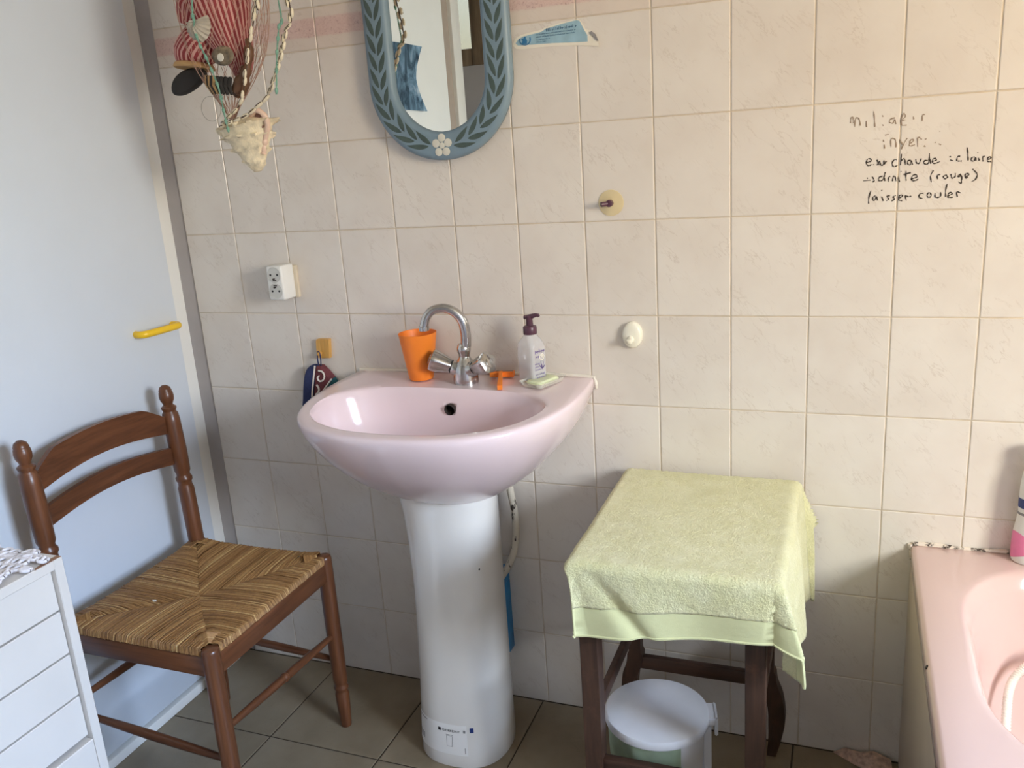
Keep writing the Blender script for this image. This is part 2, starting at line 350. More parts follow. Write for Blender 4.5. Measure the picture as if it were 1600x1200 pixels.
# wall tiles 15 x 20 cm, one object each
_tm = {}
def tile_mesh(w_, h_, m, key):
    k = (round(w_, 4), round(h_, 4), key)
    if k in _tm: return _tm[k]
    bm = bm_new(); g, b = .0012, .0014
    hx, hz = w_/2-g, h_/2-g
    ring = lambda x, z, y: [(-x, y, -z), (x, y, -z), (x, y, z), (-x, y, z)]
    loft(bm, [ring(hx, hz, .005), ring(hx, hz, .0011), ring(hx-b*.45, hz-b*.45, .0003), ring(hx-b*1.4, hz-b*1.4, 0)], False, True)
    bmesh.ops.recalc_face_normals(bm, faces=bm.faces[:])
    me = bpy.data.meshes.new('tile'); bm.to_mesh(me); bm.free(); me.materials.append(m)
    for f in me.polygons: f.use_smooth = False
    if me.polygons[-1].normal.y > 0: me.flip_normals()
    _tm[k] = me; return me
def put_tile(me, loc, parent):
    o = bpy.data.objects.new('tile', me); COL.objects.link(o); o.parent = parent; o.location = loc
cols = [(-1.2+.15*i, min(-1.2+.15*(i+1), 2.20)) for i in range(23)]
rows = [(0, .195)] + [(.195+.2*i, .395+.2*i) for i in range(7)]
for a, b in cols:
    for c, d in rows: put_tile(tile_mesh(b-a, d-c, M['tile'], 0), ((a+b)/2, 0, (c+d)/2), wall_back)
    put_tile(tile_mesh(b-a, .2, M['tile'], 0), ((a+b)/2, 0, 1.782), wall_back)
for a, b in cols:      # the frieze: its band is printed flat, object z runs from the strip's middle
    me = tile_mesh(b-a, .087, M['frieze'], 1)
    if not me.get('moved'):
        me.transform(Matrix.Translation((0, 0, .0435))); me['moved'] = 1
    put_tile(me, ((a+b)/2, 0, 1.595), wall_back)
# floor tiles 30 cm
fx = [-1.522+.302*i for i in range(13)]; fy = [-.012-.302*j for j in range(9)]
_fm = None
for i, x in enumerate(fx[:-1]):
    for j, y in enumerate(fy[:-1]):
        xa, xb, yb, ya = max(x, -1.222), min(fx[i+1], 2.20), (0 if j == 0 else y), max(fy[j+1], -2.35)
        if xb-xa < .02 or yb-ya < .02: continue
        k = ('f', round(xb-xa, 4), round(yb-ya, 4))
        if k not in _tm:
            bm = bm_new(); hx, hy = (xb-xa)/2-.0019, (yb-ya)/2-.0019
            rg = lambda d, z: [(-hx+d, -hy+d, z), (hx-d, -hy+d, z), (hx-d, hy-d, z), (-hx+d, hy-d, z)]
            loft(bm, [rg(0, -.006), rg(0, -.0008), rg(.0012, 0)], False, True)
            bmesh.ops.recalc_face_normals(bm, faces=bm.faces[:])
            me = bpy.data.meshes.new('tile'); bm.to_mesh(me); bm.free(); me.materials.append(M['floor'])
            if me.polygons[-1].normal.z < 0: me.flip_normals()
            _tm[k] = me
        put_tile(_tm[k], ((xa+xb)/2, (ya+yb)/2, 0), floor)

# windows
def window(name, lo, hi, axis, wood_m, glass, wdt=.055):
    bm = bm_new()
    (a0, b0), (a1, b1) = lo, hi
    def B(a, b, c, d, t0, t1):
        if axis == 0: add_box(bm, (t0, a, c), (t1, b, d), .004)
        else: add_box(bm, (a, t0, c), (b, t1, d), .004)
    t0, t1 = (2.212, 2.252) if axis == 0 else (-2.43, -2.345)
    B(a0, a0+wdt, b0, b1, t0, t1); B(a1-wdt, a1, b0, b1, t0, t1); B(a0+wdt, a1-wdt, b0, b0+wdt*1.3, t0, t1); B(a0+wdt, a1-wdt, b1-wdt, b1, t0, t1)
    o = struct(obj(name, bm, wood_m)); bm = bm_new(); tm = (t0+t1)/2
    if axis == 0: add_box(bm, (tm-.002, a0+wdt, b0+wdt), (tm+.002, a1-wdt, b1-wdt))
    else: add_box(bm, (a0+wdt, tm-.002, b0+wdt), (a1-wdt, tm+.002, b1-wdt))
    p = obj('pane', bm, glass, smooth=False); p.parent = o
    return o
window('window_1', (WIN1[0], WIN1[2]), (WIN1[1], WIN1[3]), 0, M['plaster_white'], M['glass'])
window('window_2', (WIN2[0], WIN2[2]), (WIN2[1], WIN2[3]), 1, M['frame_wood'], M['glass2'], .06)

# white cupboard door in the left wall
bm = bm_new(); add_box(bm, (-1.243, -.90, .034), (-1.22, -.058, 2.08), .004, 2)
door = struct(obj('door_1', bm, M['door']))
bm = bm_new(); add_tube(bm, smooth_path([(-1.222, -.082, .981), (-1.205, -.079, .981), (-1.194, -.090, .981), (-1.190, -.115, .982), (-1.189, -.165, .983), (-1.193, -.195, .983), (-1.205, -.206, .983), (-1.222, -.203, .983)], 5), .0088, 12)
o = obj('door_handle', bm, M['yellow']); o.parent = door; o['label'] = 'small yellow plastic pull handle'
bm = bm_new(); add_box(bm, (-1.246, -.90, 0), (-1.214, -.045, .026), .003); o = struct(obj('baseboard_left', bm, M['plaster_white']))
bm = bm_new(); add_box(bm, (-1.238, -.052, .027), (-1.214, -.030, .050), .002); add_box(bm, (-1.222, -.044, .02), (-1.212, -.034, .075), .002)
o = obj('pivot_hinge', bm, M['brown_z']); o.parent = door

# marker writing on the tiles
def strokes(bm, data, wd):
    for s in data.split('|'):
        P = [Vector((int(a)/1e4, 0, int(b)/1e4)) for a, b in (p.split(',') for p in s.split())]
        P = smooth_path(P, 4) if len(P) > 2 else P
        L = []
        for i, p in enumerate(P):
            d = (P[min(i+1, len(P)-1)]-P[max(i-1, 0)]); d = d.normalized() if d.length else Vector((1, 0, 0))
            L.append((p, Vector((-d.z, 0, d.x))))
        ring = []
        for i, (p, nn) in enumerate(L):
            q = wd*(.7+.3*sin(i*1.3+p.x*400)); a = p+nn*q; b = p-nn*q
            ring.append([(a.x, -.0006, a.z), (b.x, -.0006, b.z), (b.x, .0004, b.z), (a.x, .0004, a.z)])
        loft(bm, ring)
FADED = ("3650,13580 3660,13670 3690,13680 3700,13580|3730,13510 3730,13630 3770,13670 3810,13610 3820,13520|3920,13600 3930,13490|4040,13760 4060,13600 4070,13480|4190,13680 4200,13650|4200,13520 4210,13490|"
    "4400,13620 4330,13600 4310,13550 4370,13530 4400,13590 4420,13510|4520,13480 4500,13570 4530,13670 4550,13680 4570,13630 4520,13570 4570,13570|4520,13480 4600,13480|4700,13620 4710,13570|4850,13530 4850,13630 4890,13640|4250,13330 4310,13340|"
    "4220,13250 4230,13210|4240,13160 4250,13090|4360,13110 4350,13240 4390,13260 4430,13220 4440,13100|4490,13240 4550,13140|4620,13250 4570,13160 4530,13060|4660,13150 4720,13190 4710,13230 4670,13200 4660,13130 4690,13110 4750,13130|"
    "4800,13090 4790,13240 4820,13250 4860,13210|4910,13210 4940,13220|4900,13100 4930,13080|5140,13340 5150,13330|5080,13150 5090,13140|5140,13120 5180,13100")
INK = ("3950,12860 4030,12880 4020,12920 3970,12920 3950,12850 3990,12800 4040,12820|4070,12810 4080,12820|4130,12900 4170,12800|4180,12880 4130,12800|4180,12870 4200,12800 4240,12810 4250,12880 4260,12810 4290,12870|4460,12880 4420,12880 4390,12820 4420,12760 4480,12780|"
    "4540,12980 4530,12780|4530,12850 4570,12890 4600,12870 4610,12780|4700,12860 4650,12850 4650,12800 4690,12780 4710,12850 4730,12780|4780,12870 4800,12800 4840,12800 4870,12880|4980,12840 4930,12840 4920,12790 4980,12780 5000,12850 5000,12960|5010,12870 5030,12780|"
    "5060,12820 5120,12840 5100,12870 5060,12850 5060,12800 5100,12780 5180,12810|5350,12890 5330,12880|5340,12830 5390,12810|5500,12880 5460,12880 5450,12810 5490,12800 5530,12800|5600,13030 5620,12920 5630,12800|5730,12860 5690,12850 5680,12800 5730,12790 5740,12850 5760,12790|"
    "5790,12840 5810,12790|5770,12940 5780,12930|5870,12770 5860,12850 5890,12860|5940,12800 5990,12820 5970,12850 5940,12830 5940,12770 6000,12760|3910,12530 4040,12540|3970,12580 3990,12570|"
    "4060,12600 4100,12530 4070,12500|4240,12600 4180,12580 4180,12520 4240,12530 4270,12610 4280,12670|4270,12570 4280,12510|4340,12490 4340,12570 4370,12590|4410,12500 4420,12580 4450,12580 4470,12500|4510,12570 4530,12480|"
    "4540,12670 4550,12660|4630,12670 4630,12590 4640,12500|4590,12610 4710,12640|4720,12520 4820,12560 4790,12600 4740,12580 4730,12510 4780,12490 4840,12520|5080,12660 5040,12560 5060,12450|5160,12500 5150,12570 5200,12580|"
    "5280,12570 5250,12540 5280,12500 5320,12530 5300,12560 5280,12570|5370,12580 5390,12510 5440,12530 5440,12590|5530,12570 5490,12550 5500,12520 5540,12550 5550,12460 5540,12410 5500,12440|5600,12510 5660,12550 5630,12580 5600,12560 5610,12500 5650,12510|5710,12650 5790,12560 5770,12470 5710,12430|4050,12350 4020,12230 4020,12110|"
    "4130,12250 4090,12230 4090,12170 4130,12180 4150,12240 4170,12160|4240,12230 4270,12150|4230,12350 4240,12340|4380,12240 4330,12230 4360,12180 4320,12150|4480,12240 4430,12220 4460,12180 4410,12140|4530,12190 4590,12220 4570,12250 4530,12220 4530,12160 4590,12140|"
    "4660,12140 4640,12230 4690,12210 4740,12220|4940,12260 4880,12250 4870,12190 4930,12170|5020,12270 5000,12220 5030,12180 5070,12210 5050,12260 5020,12270|5130,12260 5140,12180 5220,12190 5220,12270|5320,12410 5300,12290 5310,12180|5340,12190 5410,12230 5390,12260 5350,12230 5350,12170 5430,12170|"
    "5500,12170 5480,12260 5550,12240")
bm = bm_new(); strokes(bm, INK, .00135); o = obj('handwriting', bm, M['ink'], smooth=False); o.parent = wall_back; o['label'] = 'three lines of black handwriting on the tiles'
bm = bm_new(); strokes(bm, FADED, .0013); o = obj('handwriting', bm, M['faded_ink'], smooth=False); o.parent = wall_back; o['label'] = 'two half rubbed-out lines of handwriting on the tiles'

# ------------------------------------------------------------------ wash basin
BC = -.4385
def star(poly, c, n, extra=()):
    th = sorted([2*pi*k/n for k in range(n)] + [atan2(p[1]-c[1], p[0]-c[0]) % (2*pi) for p in extra]); out = []
    for t in th:
        dx, dy = cos(t), sin(t); best = None
        for (ax, ay), (bx, by) in zip(poly, poly[1:]+poly[:1]):
            ex, ey = bx-ax, by-ay; den = dx*ey-dy*ex
            if abs(den) < 1e-12: continue
            s_ = ((ax-c[0])*ey-(ay-c[1])*ex)/den; u_ = ((ax-c[0])*dy-(ay-c[1])*dx)/den
            if s_ > 0 and -1e-6 <= u_ <= 1+1e-6 and (best is None or s_ < best): best = s_
        out.append((c[0]+dx*best, c[1]+dy*best))
    return out
def mirror_poly(half): return [(BC+x, y) for x, y in half] + [(BC-x, y) for x, y in reversed(half) if abs(x) > 1e-6]
def sm2(P, k=5): return [(v.x, v.y) for v in smooth_path([(a, b, 0) for a, b in P], k)]
outer = mirror_poly([(.296, 0)] + sm2([(.301, -.06), (.303, -.12), (.298, -.2), (.283, -.27), (.255, -.335), (.21, -.387), (.15, -.425), (.08, -.445), (0, -.452)]))
inner = mirror_poly(sm2([(0, -.118), (.08, -.119), (.15, -.126), (.205, -.150), (.243, -.19), (.256, -.235), (.248, -.285), (.222, -.335), (.175, -.375), (.11, -.403), (.05, -.413), (0, -.415)]))
cc = (BC, -.235); NB = 120
th_extra = [(BC+.296, 0), (BC-.296, 0)]
O = star(outer, cc, NB, th_extra); I = star(inner, cc, NB, th_extra)
def tilt(y): return .004*(y+.22)/.22
rings = []
for z, s_ in [(.622, .30), (.630, .37), (.640, .43), (.655, .51), (.675, .60), (.700, .70), (.730, .795), (.760, .875), (.790, .938), (.815, .975), (.832, .994), (.840, .9985), (.846, .999), (.850, .994), (.8525, .984)]:
    c2 = (BC, -.12); rings.append([(c2[0]+s_*(x-c2[0]), min(-.001, c2[1]+(s_ if y < c2[1] else max(s_, .75))*(y-c2[1])), z+tilt(y)*(1 if z > .8 else 0)) for x, y in O])
for t in (.2, .45, .7, .88):
    rings.append([(a[0]*.984+BC*.016+(b[0]-a[0])*t, min(-.001, a[1]+(b[1]-a[1])*t), .8535+tilt(a[1]+(b[1]-a[1])*t)) for a, b in zip(O, I)])
for s_, z in [(1.0, .852), (.985, .848), (.97, .840), (.945, .822), (.915, .795), (.87, .765), (.79, .738), (.66, .718), (.46, .705), (.24, .699), (.09, .696), (.085, .68)]:
    rings.append([(BC+s_*(x-BC), -.25+s_*(y+.25), z+tilt(y)*(1 if z > .8 else .0)) for x, y in I])
bm = bm_new(); loft(bm, rings)
basin = thing('wash_basin', 'pink ceramic wash basin on a white pedestal against the tiled wall', 'wash basin', (BC, -.2, .62))
bowl = obj('bowl', bm, M['pink'], basin, angle=50)
# overflow hole cut through the back of the bowl
cut = bm_new(); add_lathe(cut, [(.0125, -.02), (.0125, .05)], (BC, -.150, .806), (0, 1, .12), 24)
co = obj('cutter', cut, M['dark_hole']); md = bowl.modifiers.new('hole', 'BOOLEAN'); md.object = co; md.solver = 'EXACT'; md.operation = 'DIFFERENCE'
me = bpy.data.meshes.new_from_object(bowl.evaluated_get(bpy.context.evaluated_depsgraph_get())); bowl.modifiers.clear(); old = bowl.data; bowl.data = me; me.name = 'bowl'; bpy.data.meshes.remove(old)
bpy.data.objects.remove(co)
bm = bm_new(); add_lathe(bm, [(.0122, .0), (.0122, .03), (.0118, .03), (.0118, .004), (.0001, .003)][::-1], (BC, -.104, .8115), (0, -1, -.12), 24)
obj('overflow_hole', bm, M['dark_hole'], basin)  # dark cup: the shade inside the hole is put into its colour
bm = bm_new(); add_lathe(bm, [(.021, 0), (.021, .003), (.017, .004), (.014, .001), (.0, .001)], (BC, -.25, .6975), (0, 0, 1), 24); obj('drain', bm, M['chrome'], basin)
bm = bm_new(); add_tube(bm, smooth_path([(BC-.296, -.004, .858), (BC-.1, -.003, .860), (BC+.1, -.003, .860), (BC+.25, -.003, .860), (BC+.297, -.004, .857)], 6), .004, 6)
add_tube(bm, smooth_path([(BC+.294, -.004, .858), (BC+.300, -.010, .850), (BC+.302, -.012, .842), (BC+.300, -.006, .832)], 4), [.003]*4+[.0042]*4+[.0036]*4+[.002], 8); obj('sealant', bm, M['sealant'], basin)

# pedestal
def ped_ring(z, hw, yf, hb=.082, yb=-.092, n=40):
    pts = []
    yc = -.175
    for k in range(n+1):
        t = pi*k/n; c_, s_ = cos(t), sin(t); pts.append((BC+hw*math.copysign(abs(c_)**.80, c_), yc+(yf-yc)*abs(s_)**.80, z))
    for k in range(1, 7): q = k/6; pts.append((BC-hw+(hw-hb)*q**1.6, yc+(yb-yc)*q, z))
    for k in range(6): q = 1-k/6; pts.append((BC+hw-(hw-hb)*q**1.6, yc+(yb-yc)*q, z))
    return pts
PP = [(0, .107, -.286), (.004, .1085, -.287), (.03, .108, -.285), (.10, .1045, -.279), (.18, .1015, -.272), (.27, .0985, -.264), (.36, .0965, -.257), (.45, .0970, -.252), (.53, .1000, -.251), (.59, .1045, -.254), (.63, .109, -.258), (.665, .112, -.26)]
def ped_at(z):
    for a, b in zip(PP, PP[1:]):
        if z <= b[0]: t = (z-a[0])/(b[0]-a[0]); return [a[i]+(b[i]-a[i])*t for i in (1, 2)]
    return PP[-1][1:]
bm = bm_new(); loft(bm, [ped_ring(*p) for p in PP])
ped = thing('pedestal', 'white ceramic basin pedestal with a paper sticker near its foot', 'pedestal', (BC, -.18, 0))
obj('column', bm, M['white_ceramic'], ped, angle=60)
def on_ped(t, z, off=.0006):          # t runs round the front, 0 = towards the chair, 1 = towards the stool
    hw, yf = ped_at(z); a = pi*(1-t); c_, s_ = cos(a), sin(a); x = hw*math.copysign(abs(c_)**.80, c_); y = (yf+.175)*abs(s_)**.80
    L = sqrt(x*x+y*y); return Vector((BC+x*(1+off/L), -.175+y*(1+off/L), z))
def ped_patch(bm, t0, t1, za, zb, off, n=18):
    loft(bm, [[on_ped(t0+(t1-t0)*k/n, zb, off) for k in range(n+1)], [on_ped(t0+(t1-t0)*k/n, za, off) for k in range(n+1)]], False, False, False)
bm = bm_new(); ped_patch(bm, .14, .600, .032, .107, .0006, 24); o = obj('sticker', bm, M['label_white'], ped); o['label'] = 'white printed paper sticker'
def ped_text(body, size, t, z): text_mesh(bm, body, size, lambda x, y: on_ped(t+x*3.1, z+y, .0011))
bm = bm_new(); ped_text('GEBERIT', .0080, .462, .0885); ped_patch(bm, .437, .456, .088, .0955, .0011, 4); sub('logo_print', bm, M['black'], o, smooth=False)
bm = bm_new(); ped_patch(bm, .622, .650, .090, .102, .0009, 4); obj('blue_square', bm, M['label_navy'], ped, smooth=False)
bm = bm_new()
for k in range(7): ped_patch(bm, .20+.013*k, .20+.013*k+(.004 if k % 2 else .009), .046, .062, .0011, 2)
ped_patch(bm, .16, .33, .100, .1025, .0011, 8); ped_patch(bm, .17, .22, .093, .095, .0011, 3); ped_patch(bm, .575, .590, .089, .096, .0011, 2)
ped_patch(bm, .485, .512, .080, .0815, .0011, 3)
for z in (.052, .078): ped_patch(bm, .487, .510, z, z+.0006, .0011, 3)
for t in (.487, .508): ped_patch(bm, t, t+.002, .052, .078, .0011, 1)
ped_patch(bm, .580, .585, .038, .052, .0011, 2); sub('fine_print', bm, M['label_grey'], o, smooth=False)['kind'] = 'stuff'
bm = bm_new(); p = on_ped(.80, .478, 0); add_lathe(bm, [(.0022, -.001), (.0022, .0006)], p, (p.x-BC, p.y+.175, 0), 8); obj('chip', bm, M['black'], ped)

# ------------------------------------------------------------------ faucet
FX, FY, FZ = -.420, -.072, .857
fa = thing('faucet', 'chrome two-handle mixer tap with a swan-neck spout on the pink basin', 'tap', (FX, FY, FZ))
bm = bm_new(); add_lathe(bm, [(.0285, -.002), (.0290, .004), (.0280, .012), (.0272, .022), (.0262, .032), (.0230, .043), (.017, .051), (.013, .056), (.012, .060)], (FX, FY, FZ), n=32)
LD = Vector((-.86, -.24, .36)).normalized(); RD = Vector((.86, -.34, .36)).normalized(); cb = Vector((FX, FY, FZ+.024))
for d in (LD, RD): add_lathe(bm, [(.020, .0), (.0195, .016), (.0170, .028), (.0140, .034)], cb, d, 24)
obj('body', bm, M['chrome'], fa)
bm = bm_new(); add_lathe(bm, [(.011, .056), (.0125, .060), (.0125, .064), (.0150, .070), (.0155, .077), (.0135, .084), (.011, .088)], (FX, FY, FZ), n=24); obj('collar', bm, M['chrome'], fa)
bm = bm_new(); sp = smooth_path([(FX+.006, FY, FZ+.082), (FX+.008, FY-.001, FZ+.110), (FX+.004, FY-.004, FZ+.140), (FX-.010, FY-.009, FZ+.160), (FX-.032, FY-.014, FZ+.170), (FX-.056, FY-.020, FZ+.167), (FX-.070, FY-.026, FZ+.154), (FX-.077, FY-.029, FZ+.136), (FX-.078, FY-.030, FZ+.130)], 6)
add_tube(bm, sp, [.0118-.002*min(1, i/30) for i in range(len(sp))], 18); obj('spout', bm, M['chrome'], fa)
bm = bm_new(); add_lathe(bm, [(.0098, 0), (.0116, .001), (.0116, .010), (.0102, .011), (.0102, .002)], Vector((FX-.078, FY-.030, FZ+.122)), (0, 0, 1), 20); obj('aerator', bm, M['chrome'], fa)
for d in (LD, RD):
    bm = bm_new(); add_lathe(bm, [(.0152, .034), (.0165, .038), (.0185, .046), (.0215, .060), (.0235, .070), (.0240, .076), (.0225, .081), (.016, .084), (.010, .0845)], cb, d, 40, 5, .07); h = obj('handle', bm, M['chrome'], fa)
    bm = bm_new(); add_lathe(bm, [(.0152, .0325), (.0158, .034), (.0152, .0362)], cb, d, 24); sub('seal_ring', bm, M['black'], h)
    bm = bm_new(); add_lathe(bm, [(.0118, .0840), (.0118, .0858), (.009, .0868)], cb, d, 24); sub('cap', bm, M['chrome'], h)

# orange tumbler
CX, CY, CZ = -.537, -.062, .8585
bm = bm_new(); add_lathe(bm, [(.0265, 0), (.0280, .002), (.0430, .105), (.0437, .107), (.0428, .1075), (.0415, .105), (.0262, .006), (.001, .005)], (CX, CY, CZ), n=48)
tag(obj('tumbler', bm, M['orange']), 'orange plastic tumbler on the basin beside the tap', 'cup')
# razor
rz = thing('razor', 'orange disposable razor lying on the basin by the pump bottle', 'razor', (-.345, -.06, .857))
def B2(bm, p, q, hw, h0, h1, taper=1.0):
    p, q = Vector(p), Vector(q); d = (q-p).normalized(); s_ = Vector((-d.y, d.x, 0))
    R = []
    for c, k in ((p, 1), (p+(q-p)*.15, 1.0), (p+(q-p)*.85, taper), (q, taper*.92)):
        R.append([c+s_*hw*k+Vector((0, 0, h0)), c+s_*hw*k+Vector((0, 0, h1)), c-s_*hw*k+Vector((0, 0, h1)), c-s_*hw*k+Vector((0, 0, h0))])
    loft(bm, R)
bm = bm_new(); B2(bm, (-.3190, -.1230, .8565), (-.3500, -.036, .865), .0054, 0, .0095, .75); obj('handle', bm, M['orange'], rz, angle=30)
bm = bm_new(); B2(bm, (-.376, -.034, .866), (-.322, -.026, .866), .0090, -.005, .0060); hd = obj('head', bm, M['orange'], rz, angle=30)
bm = bm_new(); B2(bm, (-.373, -.0305, .8715), (-.325, -.0235, .8715), .0045, 0, .0014); sub('blade', bm, M['chrome'], hd)
# pump bottle
PX, PY, PZ = -.268, -.052, .8585; PR = radians(-28)
def rrect(hx, hy, r, z, n=6):
    out = []
    for cx, cy, a0 in ((hx-r, hy-r, 0), (-hx+r, hy-r, pi/2), (-hx+r, -hy+r, pi), (hx-r, -hy+r, 1.5*pi)):
        for k in range(n+1):
            a = a0+pi/2*k/n; x, y = cx+r*cos(a), cy+r*sin(a); out.append((PX+x*cos(PR)-y*sin(PR), PY+x*sin(PR)+y*cos(PR), z))
    return out
pb = thing('pump_bottle', 'clear square soap bottle with a plum-coloured pump on the basin', 'soap bottle', (PX, PY, PZ))
bm = bm_new(); loft(bm, [rrect(hx, hy, r, PZ+z) for hx, hy, r, z in [(.022, .018, .009, 0), (.0252, .0212, .009, .003), (.0262, .0222, .009, .03), (.0262, .0222, .009, .075), (.0255, .0215, .011, .084), (.0215, .019, .014, .094), (.016, .0155, .0152, .102), (.0135, .0135, .0134, .105), (.0135, .0135, .0134, .112)]]); obj('bottle', bm, M['bottle'], pb)
bm = bm_new(); loft(bm, [rrect(hx, hy, r, PZ+z) for hx, hy, r, z in [(.021, .017, .008, .002), (.0245, .0205, .008, .005), (.0250, .0210, .008, .045)]]); obj('liquid', bm, M['liquid'], pb)
bm = bm_new(); add_tube(bm, [(PX, PY, PZ+.012), (PX, PY, PZ+.112)], .0022, 8); obj('dip_tube', bm, M['white_plastic'], pb)
bm = bm_new(); add_lathe(bm, [(.0145, .106), (.0150, .107), (.0150, .121), (.0135, .1235), (.0085, .125)], (PX, PY, PZ), n=28); cl = obj('collar', bm, M['purple'], pb)
bm = bm_new(); add_lathe(bm, [(.0078, .124), (.0072, .138), (.0085, .140), (.0085, .146), (.006, .1475)], (PX, PY, PZ), n=20)
add_tube(bm, [(PX-.012, PY+.002, PZ+.1415), (PX+.004, PY-.001, PZ+.144), (PX+.016, PY-.004, PZ+.148), (PX+.0225, PY-.006, PZ+.1485), (PX+.0245, PY-.0065, PZ+.145)], [.0045, .0058, .0045, .0036, .003], 10); obj('pump_head', bm, M['purple'], pb)
def on_bottle(x, y): a = PR; lx, ly = .02635, -.016+x; return Vector((PX+lx*cos(a)-ly*sin(a), PY+lx*sin(a)+ly*cos(a), PZ+y))
def greek(bm, fn, x0, x1, z0, h, seed):          # print too small to read in the photograph: only its strokes
    q = random.Random(seed); x = x0
    while x < x1:
        wd = h*q.uniform(.16, .24); kind = q.random()
        lo, hi = z0, z0+h*(1 if kind < .35 else .68)
        bm.faces.new([bm.verts.new(fn(a, b)) for a, b in ((x, lo), (x+wd, lo), (x+wd, hi), (x, hi))])
        if kind > .3: bm.faces.new([bm.verts.new(fn(a, b)) for a, b in ((x+wd, lo+h*.3), (x+wd*2.4, lo+h*.3), (x+wd*2.4, lo+h*.5), (x+wd, lo+h*.5))])
        x += wd*(2.6 if q.random() < .85 else 4.5)
bm = bm_new()
for k, (x0, x1, z, h) in enumerate([(.003, .030, .066, .0105), (.004, .014, .056, .008), (.001, .013, .042, .0045), (.001, .022, .0355, .0045), (.001, .022, .029, .0042), (.002, .029, .018, .0050), (.004, .029, .0105, .0050)]): greek(bm, on_bottle, x0, x1, z, h, k)
lp = obj('label_print', bm, M['purple_print'], pb, smooth=False); lp['kind'] = 'stuff'
bm = bm_new(); ring = [on_bottle(.022+.0062*cos(2*pi*k/16), .057+.0062*sin(2*pi*k/16)) for k in range(17)]; add_tube(bm, ring, .0009, 5)
add_tube(bm, [on_bottle(.0195, .055), on_bottle(.021, .0595), on_bottle(.0235, .0595), on_bottle(.0240, .055)], .0008, 5); sub('white_emblem', bm, M['paper'], lp)
bm = bm_new()
for a, l in ((-35, .016), (-10, .019), (18, .017), (45, .013)):
    p = Vector((.021, .030)); q = p+Vector((sin(radians(a)), cos(radians(a))))*l; add_tube(bm, [on_bottle(p.x, p.y), on_bottle((p.x+q.x)/2+.0006, (p.y+q.y)/2), on_bottle(q.x, q.y)], [.0004, .0011, .0003], 5)
sub('leaf_print', bm, M['purple_print'], lp)
# soap tray and soap
DA = radians(-22)
def dish(x, y, z, c=(-.240, -.068)): return (c[0]+x*cos(DA)-y*sin(DA), c[1]+x*sin(DA)+y*cos(DA), .8585+z)
def rr(hx, hy, r, z, fn, n=4):
    out = []
    for cx, cy, a0 in ((hx-r, hy-r, 0), (-hx+r, hy-r, pi/2), (-hx+r, -hy+r, pi), (hx-r, -hy+r, 1.5*pi)):
        for k in range(n+1): a = a0+pi/2*k/n; out.append(fn(cx+r*cos(a), cy+r*sin(a), z))
    return out
bm = bm_new(); loft(bm, [rr(hx, hy, r, z, dish) for hx, hy, r, z in [(.026, .040, .008, 0), (.031, .046, .010, .011), (.033, .048, .011, .0115), (.0305, .0455, .010, .0105), (.0255, .0395, .008, .0015)]]); tag(obj('soap_tray', bm, M['tray']), 'shallow clear plastic soap tray on the basin corner', 'soap dish')
bm = bm_new(); loft(bm, [rr(hx, hy, r, z, dish) for hx, hy, r, z in [(.019, .031, .008, .002), (.022, .034, .010, .005), (.022, .034, .010, .009), (.019, .031, .009, .012)]]); tag(obj('soap', bm, M['soap']), 'pale green bar of soap lying in the clear tray', 'soap')

# supply pipe and blue packet behind the pedestal
bm = bm_new(); add_tube(bm, smooth_path([(-.355, -.030, .662), (-.354, -.03, .63), (-.350, -.03, .58), (-.343, -.03, .52), (-.346, -.032, .45), (-.360, -.042, .40), (-.385, -.052, .36), (-.42, -.056, .31), (-.455, -.04, .27), (-.47, .0005, .26)], 6), .0085, 12)
tag(obj('supply_pipe', bm, M['pipe']), 'white painted bent pipe with chipped paint behind the pedestal', 'pipe')
bp = thing('packet', 'slim blue packet fixed to the wall behind the pedestal', 'packet', (-.405, -.001, .15))
bm = bm_new(); add_box(bm, (-.440, -.034, .150), (-.3815, -.001, .372), .004); obj('pack', bm, M['pale_pack'], bp)
bm = bm_new(); add_box(bm, (-.442, -.0352, .335), (-.380, -.0005, .374), .003); add_box(bm, (-.3895, -.0352, .148), (-.380, -.0005, .336), .003); add_box(bm, (-.442, -.0352, .148), (-.3896, -.0005, .156), .002); obj('blue_edge', bm, M['blue_pack'], bp)
bm = bm_new(); greek(bm, lambda x, y: Vector((-.392-y, -.0346, .17+x)), 0, .13, .0, .012, 41); obj('print', bm, M['paper'], bp, smooth=False)['kind'] = 'stuff'

# ------------------------------------------------------------------ oval mirror
MX, MZ, MH, MR = -.4505, 1.505, .30, .166         # centre x, centre of the lower half-circle, straight height, outer radius
mi = thing('wall_mirror', 'long oval mirror in a blue painted frame with a green leaf garland', 'mirror', (MX, 0, MZ-MR))
def stadium(r, y, n=40):
    P = [(MX+r*cos(t), y, MZ+r*sin(t)) for t in [pi+pi*k/n for k in range(n+1)]]
    return P + [(MX+r*cos(t), y, MZ+MH+r*sin(t)) for t in [pi*k/n for k in range(n+1)]]
RI = .1065
bm = bm_new(); loft(bm, [stadium(r, y) for r, y in [(RI, -.004), (MR-.006, -.004), (MR, -.008), (MR, -.020), (MR-.004, -.026), (MR-.012, -.0285), (RI+.010, -.0285), (RI+.003, -.0265), (RI, -.021), (RI, -.004)]], False, False)
fr = obj('frame', bm, M['blue_frame'], mi, angle=60)
bm = bm_new(); loft(bm, [stadium(RI+.001, -.006), stadium(RI+.001, -.014)]); obj('glass', bm, M['mirror'], mi, angle=30)
